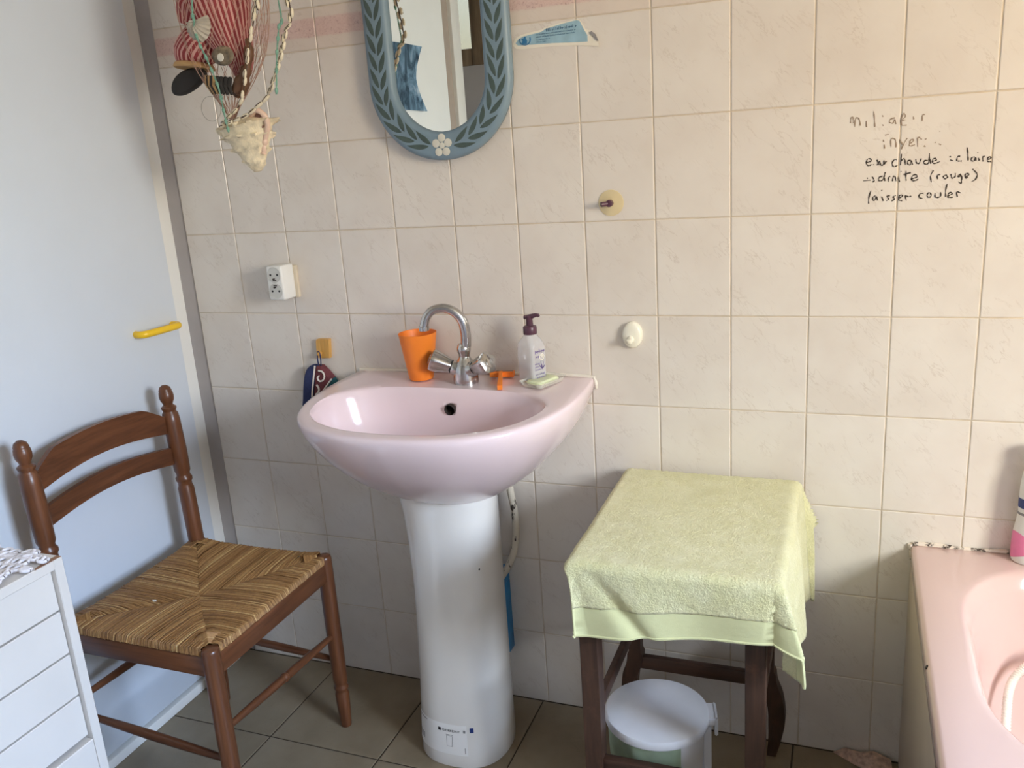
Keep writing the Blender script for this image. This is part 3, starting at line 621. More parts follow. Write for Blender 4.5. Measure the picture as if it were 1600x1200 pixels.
def leaf(bm, c, d, ln, wd, y=-.0288):
    d = Vector((d[0], 0, d[1])).normalized(); s_ = Vector((-d.z, 0, d.x)); c = Vector((c[0], y, c[1])); L = []; R_ = []; n = 7; mid = []
    for k in range(n+1):
        t = k/n; q = wd*sin(pi*t**.85)**.9 if 0 < t < 1 else 0; b = c+d*ln*t+s_*(.12*wd*sin(pi*t))
        mid.append(b+Vector((0, -.0009, 0))); L.append(b+s_*q); R_.append(b-s_*q)
    L[0] = L[0]+s_*.0004; R_[0] = R_[0]-s_*.0004; L[-1] = L[-1]+s_*.0004; R_[-1] = R_[-1]-s_*.0004
    rings = [[l, m_, r, Vector((m_.x, y+.001, m_.z))] for l, m_, r in zip(L, mid, R_)]
    loft(bm, rings)
rm = (RI+MR-.012)/2+.006
def garland_pt(s_):                                  # s_ along the frame's middle, from the flower upwards; sign = side
    a = abs(s_); sg = 1 if s_ > 0 else -1
    if a < rm*pi/2: t = a/rm; return Vector((MX+sg*rm*sin(t), MZ-rm*cos(t))), Vector((sg*cos(t), sin(t)))
    return Vector((MX+sg*rm, MZ+a-rm*pi/2)), Vector((0, 1))
def curved_leaf(bm, s0, ln, q, sg, wd, y=-.0288):          # each leaf follows the frame, leaning to one side of the stem
    rings = []; n = 9
    for k in range(n+1):
        t = k/n; p, d = garland_pt(sg*(s0+ln*t)); nrm = Vector((-d.y, d.x)); c = p+nrm*q*(.0026+.0165*t); hw = max(.0004, wd*sin(pi*t**.8)**.9 if 0 < t < 1 else 0)
        dd = (d+nrm*q*.42).normalized(); s2 = Vector((-dd.y, dd.x)); a, b = c+s2*hw, c-s2*hw
        rings.append([(a.x, y, a.y), (c.x, y-.0009, c.y), (b.x, y, b.y), (c.x, y+.001, c.y)])
    loft(bm, rings)
for sg in (1, -1):
    s_ = .027
    while s_ < .52:
        for q in (1, -1):
            bm = bm_new(); curved_leaf(bm, s_+(.005 if q > 0 else 0), rnd.uniform(.041, .047), q, sg, rnd.uniform(.0052, .0060)); sub('leaf', bm, M['leaf'], fr)
        s_ += .0350
fc = Vector((MX, 0, MZ-rm+.001))
for k in range(5):
    a = pi/2+2*pi*k/5; bm = bm_new(); add_lathe(bm, [(.0087, 0), (.0087, .0012), (.0065, .0018)], fc+Vector((cos(a)*.0150, -.0285, sin(a)*.0160)), (0, -1, 0), 20); o = sub('petal', bm, M['petal'], fr)
bm = bm_new(); add_lathe(bm, [(.0066, 0), (.0066, .0016), (.005, .002)], fc+Vector((0, -.0285, 0)), (0, -1, 0), 16); sub('flower_centre', bm, M['petal'], fr)

# ------------------------------------------------------------------ things on the wall
# socket and adapter
so = thing('wall_socket', 'yellowed square wall socket plate behind the double adapter', 'socket', (-.918, 0, 1.076))
bm = bm_new(); add_box(bm, (-.958, -.010, 1.037), (-.878, .0005, 1.116), .003); obj('plate', bm, M['beige_plastic'], so)
bm = bm_new(); add_lathe(bm, [(.0022, 0), (.0022, .0006)], (-.889, -.0098, 1.077), (0, -1, 0), 10); obj('screw', bm, M['dark_hole'], so)
ad = thing('plug_adapter', 'white double plug adapter pushed into the wall socket', 'adapter', (-.906, -.01, 1.04))
bm = bm_new(); add_box(bm, (-.9285, -.060, 1.039), (-.8835, -.0100, 1.1215), .005, 3); body = obj('body', bm, M['white_plastic'], ad)
for z, s_ in ((1.1005, -1), (1.0615, 1)):
    bm = bm_new(); add_lathe(bm, [(.0178, -.0002), (.0185, .0006), (.0178, .0008), (.0172, -.0002)], (-.906, -.060, z), (0, -1, 0), 32)
    add_lathe(bm, [(.0172, .0), (.0172, .0004)], (-.906, -.060, z), (0, -1, 0), 32); so_ = obj('socket_well', bm, M['grey_plastic'], ad); so_['label'] = 'round grey socket opening'
    bm = bm_new()
    for dx in (-.0095, .0095): add_lathe(bm, [(.0026, 0), (.0026, .0007)], (-.906+dx, -.0602, z), (0, -1, 0), 10)
    sub('pin_hole', bm, M['black'], so_)
    bm = bm_new(); add_tube(bm, [(-.906, -.060, z+s_*.0095), (-.906, -.066, z+s_*.0095)], .0019, 8); add_box(bm, (-.911, -.0606, z+s_*.0130-.0011), (-.901, -.0603, z+s_*.0130+.0011)); sub('earth_pin', bm, M['dark_hole'], so_)
# wooden hook
bm = bm_new(); add_prism(bm, sm2([(-.841, .934), (-.811, .934), (-.8095, .928), (-.8125, .890), (-.8155, .887), (-.843, .886), (-.8475, .889), (-.8455, .928), (-.841, .934)], 2)[:-1], -.0005, -.012, lambda a, b, t: Vector((a, t, b)))
wh = thing('wooden_hook', 'small square pale wooden hook holding the patterned pouch', 'hook', (-.828, 0, .887)); obj('plate', bm, M['pine'], wh, angle=30)
bm = bm_new(); add_tube(bm, smooth_path([(-.835, -.011, .900), (-.835, -.018, .896), (-.835, -.0225, .898), (-.835, -.024, .904)], 4), .0034, 10); obj('peg', bm, M['pine'], wh)
# pouch
po = thing('pouch', 'navy, maroon and teal cloth pouch hanging beside the basin', 'pouch', (-.85, -.02, .70))
def puff(poly, y, th, m, name, cx):
    bm = bm_new(); c = Vector((sum(p[0] for p in poly)/len(poly), sum(p[1] for p in poly)/len(poly)))
    R = []
    for s_, t in ((1, 0), (1, -.35), (.97, -.7), (.88, -.92), (.6, -1)): R.append([(c.x+(a-c.x)*s_, y+th*t, c.y+(b-c.y)*s_) for a, b in poly])
    loft(bm, R); return obj(name, bm, m, po)
puff(sm2([(-.846, .869), (-.866, .868), (-.878, .855), (-.888, .82), (-.896, .78), (-.905, .74), (-.905, .71), (-.885, .70), (-.872, .72), (-.868, .76), (-.858, .82)], 3), -.006, .026, M['navy'], 'side_panel', 0)
puff([(-.846, .869), (-.834, .869), (-.820, .856), (-.805, .838), (-.832, .806), (-.858, .775), (-.870, .745), (-.866, .78), (-.857, .825)], -.006, .022, M['maroon'], 'front_panel', 0)
puff(sm2([(-.805, .838), (-.795, .815), (-.790, .78), (-.80, .72), (-.83, .70), (-.868, .705), (-.870, .745), (-.858, .775), (-.832, .806)], 2), -.006, .022, M['teal'], 'base_panel', 0)
bm = bm_new(); add_tube(bm, smooth_path([(-.846, -.029, .870), (-.857, -.031, .825), (-.866, -.032, .78), (-.872, -.031, .74), (-.875, -.028, .71)], 5), .0022, 8); add_tube(bm, smooth_path([(-.804, -.027, .838), (-.832, -.030, .806), (-.858, -.030, .776), (-.870, -.029, .745)], 5), .0020, 8); obj('piping', bm, M['piping'], po)
bm = bm_new(); add_tube(bm, smooth_path([(-.838, -.0285, .858), (-.827, -.0290, .856), (-.822, -.0295, .845), (-.828, -.030, .834), (-.838, -.030, .832), (-.842, -.030, .840), (-.836, -.030, .846)], 5), [.0022]*28+[.002, .0016, .0012], 8); add_tube(bm, smooth_path([(-.848, -.029, .822), (-.842, -.030, .812), (-.846, -.030, .802), (-.853, -.030, .797)], 5), .0026, 8); obj('swirl_motif', bm, M['piping'], po)
bm = bm_new(); add_tube(bm, smooth_path([(-.842, -.018, .866), (-.841, -.021, .885), (-.838, -.0225, .901), (-.835, -.0235, .9045), (-.832, -.0225, .901), (-.832, -.021, .885), (-.836, -.018, .866)], 5), .0016, 8); obj('cord', bm, M['navy'], po)
# suction hook
su = thing('suction_hook', 'round beige suction hook with a dark maroon peg on the tiles', 'hook', (-.0915, 0, 1.232))
bm = bm_new(); add_lathe(bm, [(.0268, 0), (.0266, .0014), (.020, .0028), (.010, .0050), (.004, .0058)], (-.0915, .0002, 1.232), (0, -1, 0), 40); obj('suction_disc', bm, plain('beige_rubber', srgb(214, 198, 158), .4, var=.04), su)
bm = bm_new(); add_lathe(bm, [(.0068, .0), (.0068, .007), (.0075, .009), (.0070, .014), (.004, .0155)], (-.0915, -.0045, 1.232), (0, -1, 0), 20); add_tube(bm, [(-.0925, -.013, 1.232), (-.100, -.020, 1.2315), (-.1065, -.0245, 1.2312)], [.0052, .0048, .0050], 14); obj('peg', bm, M['purple'], su)
# ivory oval hook
iv = thing('oval_hook', 'oval ivory ceramic wall hook with a small raised nub', 'hook', (-.054, 0, .955))
bm = bm_new(); R = []
for s_, t in ((1.0, 0), (1.0, -.006), (.96, -.0105), (.80, -.013), (.4, -.0145), (.05, -.015)): R.append([(-.054+.0215*s_*cos(a), t, .9545+.0285*s_*sin(a)) for a in [2*pi*k/40 for k in range(40)]])
loft(bm, R); obj('plate', bm, M['ivory'], iv, angle=60)
bm = bm_new(); add_tube(bm, smooth_path([(-.056, -.010, .949), (-.056, -.020, .944), (-.056, -.026, .945), (-.056, -.028, .950)], 4), [.0075]*4+[.0066]*4+[.0060]*4+[.0045], 14); obj('nub', bm, M['ivory'], iv)
# torn printed sticker
ts = thing('torn_sticker', 'torn blue and white paper sticker high on the tiles right of the mirror', 'sticker', (-.19, 0, 1.55))
def paper(poly, y, m, name, curl=0.0):
    bm = bm_new(); add_prism(bm, poly, y, y-.0005, lambda a, b, t: Vector((a, t-curl*max(0, a+.135)**2*90, b))); return obj(name, bm, m, ts, smooth=False)
paper([(-.286, 1.557), (-.279, 1.549), (-.266, 1.547), (-.20, 1.547), (-.15, 1.543), (-.124, 1.540), (-.103, 1.536), (-.104, 1.545), (-.118, 1.557), (-.116, 1.566), (-.124, 1.569), (-.130, 1.571), (-.139, 1.587), (-.146, 1.592), (-.150, 1.591), (-.180, 1.589), (-.215, 1.583), (-.222, 1.580), (-.25, 1.577), (-.268, 1.574), (-.280, 1.568)], -.0004, M['paper'], 'backing', .02)
bl = paper([(-.279, 1.560), (-.274, 1.555), (-.20, 1.5525), (-.15, 1.549), (-.127, 1.548), (-.127, 1.560), (-.133, 1.570), (-.142, 1.588), (-.148, 1.590), (-.18, 1.586), (-.214, 1.580), (-.222, 1.576), (-.245, 1.573), (-.262, 1.571), (-.272, 1.567)], -.0010, M['sticker_blue'], 'printed_face', .02)
bm = bm_new()
def stk(x, z): return Vector((x, -.00185, z))
greek(bm, lambda x, y: stk(-.212+x, 1.5752+y+x*.03), 0, .064, 0, .0062, 58); sub('heading', bm, M['dark_blue'], bl, smooth=False)['kind'] = 'stuff'
bm = bm_new()
for k, (z, wd) in enumerate([(1.5705, .082), (1.5655, .082), (1.5605, .028), (1.5562, .022)]): greek(bm, lambda x, y: stk(-.234+x, y+x*.012), 0, wd, z, .0028, 60+k)
sub('fine_print', bm, M['dark_blue'], bl, smooth=False)['kind'] = 'stuff'
bm = bm_new(); ring = [(-.258+.0115*cos(t), 1.5645+.010*sin(t)) for t in [radians(-200+22*k) for k in range(11)]]
add_tube(bm, [stk(*p) for p in ring], .0011, 5); add_prism(bm, [(-.2655, 1.5565), (-.2545, 1.5565), (-.2535, 1.563), (-.2560, 1.5665), (-.2560, 1.5695), (-.2590, 1.571), (-.2605, 1.568), (-.2655, 1.5665), (-.2635, 1.563)], -.0016, -.0021, lambda a, b, t: Vector((a, t, b))); sub('emblem', bm, M['ink_blue'], bl, smooth=False)
bm = bm_new(); add_prism(bm, [(-.118, 1.5665), (-.110, 1.560), (-.104, 1.547), (-.108, 1.5475), (-.113, 1.556), (-.122, 1.563)], -.0035, -.0042, lambda a, b, t: Vector((a, t, b))); sub('curled_edge', bm, M['label_grey'], bl, smooth=False)

# ------------------------------------------------------------------ hanging net with shells
NX, NY = -.835, -.205
bm = bm_new(); add_lathe(bm, [(.02, 0), (.02, .004), (.006, .008), (.003, .03), (.003, .035)], (NX, NY, 2.45), (0, 0, -1), 16); add_tube(bm, smooth_path([(NX, NY, 2.42), (NX+.012, NY, 2.405), (NX, NY, 2.392), (NX-.008, NY, 2.40)], 4), .002, 8); tag(obj('ceiling_hook', bm, M['chrome']), 'small metal hook in the ceiling that carries the fishing net', 'hook')
net = thing('fishing_net', 'thin pinkish fishing net gathered to a point, hanging from the ceiling', 'net', (NX, NY, 1.45))
def net_r(z):
    tab = [(1.452, .006, 0), (1.475, .018, .0), (1.50, .036, .0), (1.53, .058, 0), (1.57, .078, 0), (1.62, .092, 0), (1.70, .100, 0), (1.80, .098, 0), (1.95, .080, 0), (2.15, .045, 0), (2.395, .004, 0)]
    for a, b in zip(tab, tab[1:]):
        if z <= b[0]: t = (z-a[0])/(b[0]-a[0]); return a[1]+(b[1]-a[1])*t
    return tab[-1][1]
def net_p(i, z, n=24):
    a = 2*pi*i/n; r = net_r(z)*(1+.10*sin(3*a+z*9)); return Vector((NX+r*cos(a)+.012*sin(z*12), NY+r*.75*sin(a), z))
bm = bm_new(); zs = [1.452, 1.47, 1.492, 1.518, 1.546, 1.576, 1.608, 1.642, 1.678, 1.716, 1.756, 1.80, 1.85, 1.91, 1.98, 2.06, 2.16, 2.27, 2.395]
for i in range(24):
    for sg in (1, -1):
        P = [net_p(i+sg*.5*(k % 2)+.5, z+.004*rnd.uniform(-1, 1)) for k, z in enumerate(zs)]
        add_tube(bm, P, .00062, 4, False)
obj('mesh', bm, M['twine_net'], net)
bm = bm_new(); add_tube(bm, [(-.942+.026*cos(t), -.15, 1.481+.026*sin(t)) for t in [2*pi*k/28 for k in range(29)]], .0006, 5); add_tube(bm, [(-.930, -.152, 1.504), (-.90, -.17, 1.54), (-.875, -.18, 1.58)], .0006, 5); obj('loop', bm, plain('nylon_line', srgb(168, 160, 148), .3), net)
# striped cloth figure inside the net
fg = thing('cloth_figure', 'red and white striped cloth figure with a black foot, caught in the net', 'cloth figure', (-.845, -.2, 1.535))
def lump(name, path, radii, m, n=36, flat=.8, stripe=True, wob=.0):
    path = smooth_path(path, 4); rr_ = []
    for i in range(len(path)):
        t = i/(len(path)-1)*(len(radii)-1); k = min(int(t), len(radii)-2); rr_.append(radii[k]+(radii[k+1]-radii[k])*(t-k))
    T, N = frames(path); bm = bm_new(); R = []
    for p, t, nn, q in zip(path, T, N, rr_):
        b = t.cross(nn); R.append([p+(nn*cos(2*pi*k/n)+b*sin(2*pi*k/n)*flat)*q*(1+(.045 if k % 2 else -.0) + wob*sin(3*2*pi*k/n+p.z*40)) for k in range(n)])
    VR = loft(bm, R); bm.verts.index_update(); idx = {}
    for r in VR:
        for k, v in enumerate(r): idx[v.index] = .25 if k % 2 else .75
    o = obj(name, bm, m, fg, angle=70)
    if stripe:
        at = o.data.attributes.new('strand', 'FLOAT', 'POINT')
        for i, v in idx.items(): at.data[i].value = v
    return o
lump('body', [(-.845, -.195, 1.82), (-.843, -.197, 1.76), (-.842, -.198, 1.70), (-.836, -.198, 1.65), (-.825, -.196, 1.60), (-.815, -.195, 1.565), (-.813, -.195, 1.533)], [.03, .066, .072, .064, .048, .032, .016], M['stripes'], 64, .75, wob=.05)
lump('arm', [(-.872, -.215, 1.70), (-.892, -.222, 1.67), (-.906, -.226, 1.64)], [.024, .032, .018], M['stripes'], 36, .8, wob=.06)
lump('leg', [(-.868, -.205, 1.625), (-.893, -.212, 1.605), (-.910, -.215, 1.585), (-.914, -.215, 1.566)], [.022, .040, .043, .034], M['stripes'], 44, .8, wob=.04)
bm = bm_new(); add_lathe(bm, [(.036, .0), (.040, .003), (.042, .008), (.040, .011), (.036, .010)], (-.914, -.215, 1.568), (-.10, -.12, -1), 28); obj('cuff', bm, M['tan'], fg)
bm = bm_new(); R = []
for s_, d in ((.2, .0), (.8, .002), (1, .008), (1, .016), (.85, .022), (.3, .025)):
    R.append([Vector((-.937+.046*s_*cos(a)+.004*cos(2*a), -.205-d, 1.5335+.0225*s_*sin(a)+.30*.046*s_*cos(a)*.9)) for a in [2*pi*k/28 for k in range(28)]])
loft(bm, R); obj('foot', bm, M['shoe'], fg)
# brown pod, grey shell, striped tan shell caught in the net
bm = bm_new(); add_tube(bm, smooth_path([(-.765, -.225, 1.60), (-.764, -.230, 1.575), (-.770, -.232, 1.55), (-.785, -.230, 1.528), (-.80, -.228, 1.508), (-.812, -.225, 1.497)], 4), [.006]*3+[.010]*4+[.007]*2+[.011]*4+[.016]*5+[.009]*3, 12); tag(obj('seed_pod', bm, M['driftwood']), 'long dark brown curved pod caught low in the net', 'seed pod')
gs = thing('grey_shell', 'mottled grey shell with a white spot caught in the net', 'shell', (-.81, -.255, 1.57))
bm = bm_new(); R = []
for k in range(9):
    t = -pi/2+pi*k/8; R.append([Vector((-.810+.024*cos(t)*cos(a)*(1+.1*cos(9*a)), -.252+.012*cos(t)*sin(a), 1.571+.019*sin(t))) for a in [2*pi*j/36 for j in range(36)]])
loft(bm, R); obj('shell', bm, M['grey_shell'], gs)
bm = bm_new(); add_lathe(bm, [(.008, 0), (.007, .002), (.003, .003)], (-.808, -.2635, 1.567), (0, -1, 0), 16); obj('white_spot', bm, M['scallop'], gs)
tn = thing('ribbed_shell', 'tan shell with black ribs lying across the bottom of the net', 'shell', (-.835, -.24, 1.50))
for k in range(9):
    t = k/8; a = Vector((-.868+.058*t, -.240-.012*sin(pi*t), 1.538-.008*t)); b = Vector((-.856+.046*t, -.243-.012*sin(pi*t), 1.503-.006*t))
    bm = bm_new(); add_tube(bm, [a, (a+b)/2+Vector((0, -.006, 0)), b], [.0042, .0048, .003], 8); obj('rib', bm, M['tan'] if k % 2 == 0 and k < 6 else M['shoe'], tn)
# conch: a spired, knobbed whorl with a flaring pink lip
cn = thing('conch', 'large cream conch shell hanging point-down under the net', 'conch shell', (-.815, -.21, 1.345))
ax0 = Vector((-.812, -.205, 1.432)); tip = Vector((-.800, -.205, 1.346)); axd = (tip-ax0).normalized(); ux = Vector((1, 0, 0)); ux = (ux-axd*ux.dot(axd)).normalized(); uy = axd.cross(ux)
bm = bm_new(); R = []; nseg = 60
for i in range(34):
    t = i/33; r = .049*(1-t)**.80+.0065
    if t < .12: r *= .55+.45*(t/.12)
    ring = []
    for k in range(nseg):
        a = 2*pi*k/nseg; sp = (a/(2*pi)+t*4.0) % 1.0                       # spiral shoulders with rows of knobs
        kn = 1+.10*(1-abs(2*sp-1))*(1-t*.4)+(.32*max(0, cos(11*a+t*5))**2 if .42 < sp < .62 else 0)*(1-t*.5)+.018*sin(t*120)
        ring.append(ax0+axd*(-.018+t*.108)+(ux*cos(a)*1.22+uy*sin(a)*.72)*r*kn)
    R.append(ring)
loft(bm, R); obj('whorl', bm, M['conch'], cn, angle=50)
bm = bm_new(); add_tube(bm, [(-.845, -.205, 1.418), (-.868, -.207, 1.425), (-.882, -.208, 1.431), (-.889, -.208, 1.434)], [.016, .012, .008, .003], 10); add_tube(bm, [(-.862, -.207, 1.412), (-.872, -.209, 1.410)], [.009, .003], 8); add_tube(bm, [(-.818, -.225, 1.436), (-.815, -.240, 1.441), (-.814, -.247, 1.443)], [.014, .008, .003], 8); obj('spire', bm, M['conch'], cn)
bm = bm_new(); lp_ = smooth_path([(-.788, -.222, 1.455), (-.765, -.228, 1.464), (-.750, -.224, 1.450), (-.752, -.218, 1.430), (-.763, -.214, 1.412), (-.770, -.212, 1.395), (-.776, -.212, 1.378)], 4)
add_tube(bm, lp_, [.0045+.0022*abs(sin(i*1.1)) for i in range(len(lp_))], 10); obj('lip', bm, M['conch_lip'], cn)
bm = bm_new(); R = [[Vector((-.770+.011*s_*cos(a), -.2205-d, 1.440+.020*s_*sin(a))) for a in [2*pi*k/16 for k in range(16)]] for s_, d in ((1, 0), (.9, .002), (.3, .001))]; loft(bm, R); obj('aperture', bm, plain('shell_hollow', srgb(140, 96, 82), .5), cn)
# scallop
sc_ = thing('scallop', 'white fan-shaped scallop shell tied to the green twine', 'shell', (-.822, -.29, 1.60))
bm = bm_new(); R = []; hc = Vector((-.834, -.290, 1.632))
for i in range(10):
    t = i/9; ring = []
    for k in range(49):
        u = k/48-.5; a2 = radians(278)+u*radians(205); rr_ = t*(.0375-.010*abs(u)*2)*(1+.022*cos(k*pi/2)*t)
        ring.append(hc+Vector((cos(a2)*rr_*1.0+.006*t, -.016*sin(pi*min(1, t*.85+.12))*(1-.5*abs(u)*2)-.0016*cos(k*pi/2)*t, sin(a2)*rr_)))
    R.append(ring)
VR = loft(bm, R, False, False, False); bmesh.ops.solidify(bm, geom=bm.faces[:], thickness=.002); obj('fan', bm, M['scallop'], sc_, angle=60)
bm = bm_new(); add_box(bm, (-.849, -.294, 1.628), (-.822, -.287, 1.637), .002); obj('hinge', bm, M['scallop'], sc_)
# twines
def twine(path, label):
    t = thing('twine', label, 'twine', path[-1]); P = smooth_path(path, 6); bm = bm_new()
    for ph in (0, pi): add_tube(bm, [p+Vector((cos(i*1.5+ph), sin(i*1.5+ph), 0))*.0010 for i, p in enumerate(P)], .0010, 6)
    obj('strand', bm, M['green_twine'], t)
    for i in range(2, len(P)-1, 3): 
        bm = bm_new(); add_lathe(bm, [(.0012, -.006), (.0034, -.002), (.0031, .003), (.0012, .007)], P[i], (P[i+1]-P[i]), 8); obj('knot', bm, M['green_twine'], t)
twine([(-.836, -.21, 2.39), (-.82, -.25, 2.0), (-.829, -.296, 1.678), (-.831, -.298, 1.635), (-.826, -.302, 1.60), (-.823, -.285, 1.560), (-.825, -.262, 1.51), (-.826, -.255, 1.46), (-.826, -.250, 1.428)], 'knotted sea-green twine in front of the net, running to the conch')
twine([(-.834, -.21, 2.39), (-.715, -.245, 2.0), (-.660, -.258, 1.657), (-.668, -.258, 1.605), (-.680, -.258, 1.556), (-.692, -.258, 1.488)], 'knotted sea-green twine with a loose end beside the cowrie garland')
# cowrie garlands
def garland(path, label, step, double):
    g = thing('cowrie_garland', label, 'garland', path[-1], 'cowrie garlands on the fishing net'); P = smooth_path(path, 24); bm = bm_new(); add_tube(bm, P[::4], .0014, 5); obj('cord', bm, M['cowrie_dark'], g)
    d = 0; k = 0; proto = None
    for a, b in zip(P, P[1:]):
        d += (b-a).length
        if d < step: continue
        d = 0; k += 1; t = (b-a).normalized(); side = t.cross(Vector((0, 1, 0))).normalized()
        for sg in ((-1, 1) if double else ((-1) ** k,)):
            if a.z > 1.86: continue
            if proto is None:
                bb = bm_new(); add_lathe(bb, [(.0012, -.0088), (.0030, -.0065), (.0040, -.002), (.0040, .002), (.0031, .006), (.0012, .0088)], (0, 0, 0), (0, 0, 1), 10)
                for f in bb.faces: f.material_index = 0
                add_box(bb, (-.0006, -.0045, -.0065), (.0006, -.0034, .0065)); 
                proto = obj('cowrie', bb, [M['cowrie'], M['cowrie_dark']]); 
                for f in proto.data.polygons[-6:]: f.material_index = 1
                c = proto
            else: c = proto.copy(); COL.objects.link(c)
            q = Vector((0, 0, 1)).rotation_difference(t if t.z > 0 else -t).to_matrix().to_4x4()
            attach(c, g); c.matrix_basis = Matrix.Translation(a+side*sg*(.0036 if double else .0025)+Vector((0, -.002, .004*sg)))@q@Matrix.Rotation(rnd.uniform(-.6, .6), 4, 'Z')
garland([(-.830, -.21, 2.39), (-.705, -.23, 1.95), (-.645, -.245, 1.656), (-.661, -.245, 1.601), (-.679, -.245, 1.556), (-.699, -.245, 1.522), (-.720, -.245, 1.488), (-.745, -.246, 1.471), (-.777, -.247, 1.455), (-.809, -.246, 1.447), (-.838, -.245, 1.440), (-.852, -.236, 1.437)], 'double-row cowrie shell garland on the outer side of the net', .0205, True)
garland([(-.832, -.21, 2.39), (-.76, -.22, 1.95), (-.722, -.240, 1.67), (-.726, -.240, 1.653), (-.742, -.245, 1.601), (-.760, -.245, 1.554), (-.775, -.245, 1.51), (-.79, -.243, 1.480), (-.83, -.242, 1.452), (-.855, -.23, 1.449)], 'thinner cowrie shell garland next to the brown pod', .0195, False)

# ------------------------------------------------------------------ rush-seated chair, its back to the cupboard door
XF, XB, YN, YR = -.757, -1.128, -.622, -.222          # front, back, near side, side by the tiled wall
ch = thing('chair', 'brown ladder-back wooden chair with a woven rush seat by the white door', 'chair', ((XF+XB)/2, (YN+YR)/2, 0))
def post(y, front):
    bm = bm_new()
    if front: prof = [(.0125, 0), (.0135, .004), (.0165, .060), (.0172, .092), (.0150, .098), (.0150, .102), (.0180, .107), (.0180, .112), (.0150, .117), (.0160, .122), (.0178, .132), (.0182, .25), (.0182, .40), (.0178, .455), (.0165, .461), (.0150, .4625)]; x = XF
    else: prof = [(.0125, 0), (.0135, .004), (.0165, .060), (.0172, .092), (.0150, .098), (.0150, .102), (.0180, .107), (.0180, .112), (.0150, .117), (.0178, .132), (.0185, .25), (.0190, .45), (.0190, .605), (.0165, .612), (.0165, .620), (.0195, .625), (.0195, .632), (.0160, .637), (.0160, .642), (.0190, .650), (.0205, .70), (.0200, .775), (.0185, .795), (.0150, .800), (.0150, .803), (.0175, .807), (.0175, .811), (.0110, .816), (.0115, .820), (.0160, .829), (.0172, .838), (.0160, .847), (.0145, .850), (.0150, .852), (.0120, .860), (.005, .865)]; x = XB
    R = []; n = 24
    for r, h in prof:
        lean = -.016*max(0, (h-.45)/.42)**1.4 if not front else 0
        R.append([(x+lean+r*cos(2*pi*k/n), y+r*sin(2*pi*k/n), h) for k in range(n)])
    loft(bm, R); return bm
for y in (YN, YR):
    obj('front_leg', post(y, True), M['brown_z'], ch, angle=50); obj('back_post', post(y, False), M['brown_z'], ch, angle=50)
def slat(top, bot, zl):
    n = 28; R = []
    for k in range(n+1):
        u = -1+2*k/n; y = (YN+YR)/2+u*(YR-YN)/2*.96; x = XB-.010-.012*(1-u*u)-.010*((top(u)-.66)/.2)
        R.append([(x+.006, y, bot(u)), (x+.006, y, top(u)), (x-.006, y, top(u)), (x-.006, y, bot(u))])
    bm = bm_new(); loft(bm, R); return bm
def up_top(u):
    a = abs(u); return .792+(.030*max(0, min(1, (.93-a)/.26))**.9 if a < .93 else 0)*(1)+.011*cos(min(1, a/.75)*pi/2)
obj('top_slat', slat(up_top, lambda u: .748+.019*cos(min(1, abs(u)/.95)*pi/2), 0), M['brown_y'], ch, angle=40)
obj('lower_slat', slat(lambda u: .711+.018*cos(u*pi/2), lambda u: .669+.018*cos(u*pi/2), 0), M['brown_y'], ch, angle=40)
bm = bm_new(); add_box(bm, (XF-.011, YN+.012, .402), (XF+.011, YR-.012, .4475), .003); obj('seat_rail', bm, M['brown_y'], ch)
bm = bm_new(); add_box(bm, (XB-.009, YN+.012, .405), (XB+.009, YR-.012, .4465), .003); obj('seat_rail', bm, M['brown_y'], ch)
for y in (YN, YR):
    bm = bm_new(); add_box(bm, (XB+.012, y-.010, .402), (XF-.012, y+.010, .4470), .003); obj('seat_rail', bm, M['brown_x'], ch)
def rung(a, b, m):
    a, b = Vector(a), Vector(b); P = [a+(b-a)*k/8 for k in range(9)]; bm = bm_new(); add_tube(bm, P, [.0068, .0080, .0090, .0096, .0100, .0096, .0090, .0080, .0068], 14)
    if m == 'brown_y' and a.x > -1: add_tube(bm, [a+(b-a)*.485, a+(b-a)*.492, a+(b-a)*.508, a+(b-a)*.515], [.0098, .0112, .0112, .0098], 14)
    obj('stretcher', bm, M[m], ch)
rung((XF, YN+.010, .277), (XF, YR-.010, .254), 'brown_y'); rung((XB, YN+.010, .285), (XB, YR-.010, .270), 'brown_y')
rung((XB+.010, YN, .238), (XF-.010, YN, .208), 'brown_x'); rung((XB+.010, YR, .204), (XF-.010, YR, .184), 'brown_x')
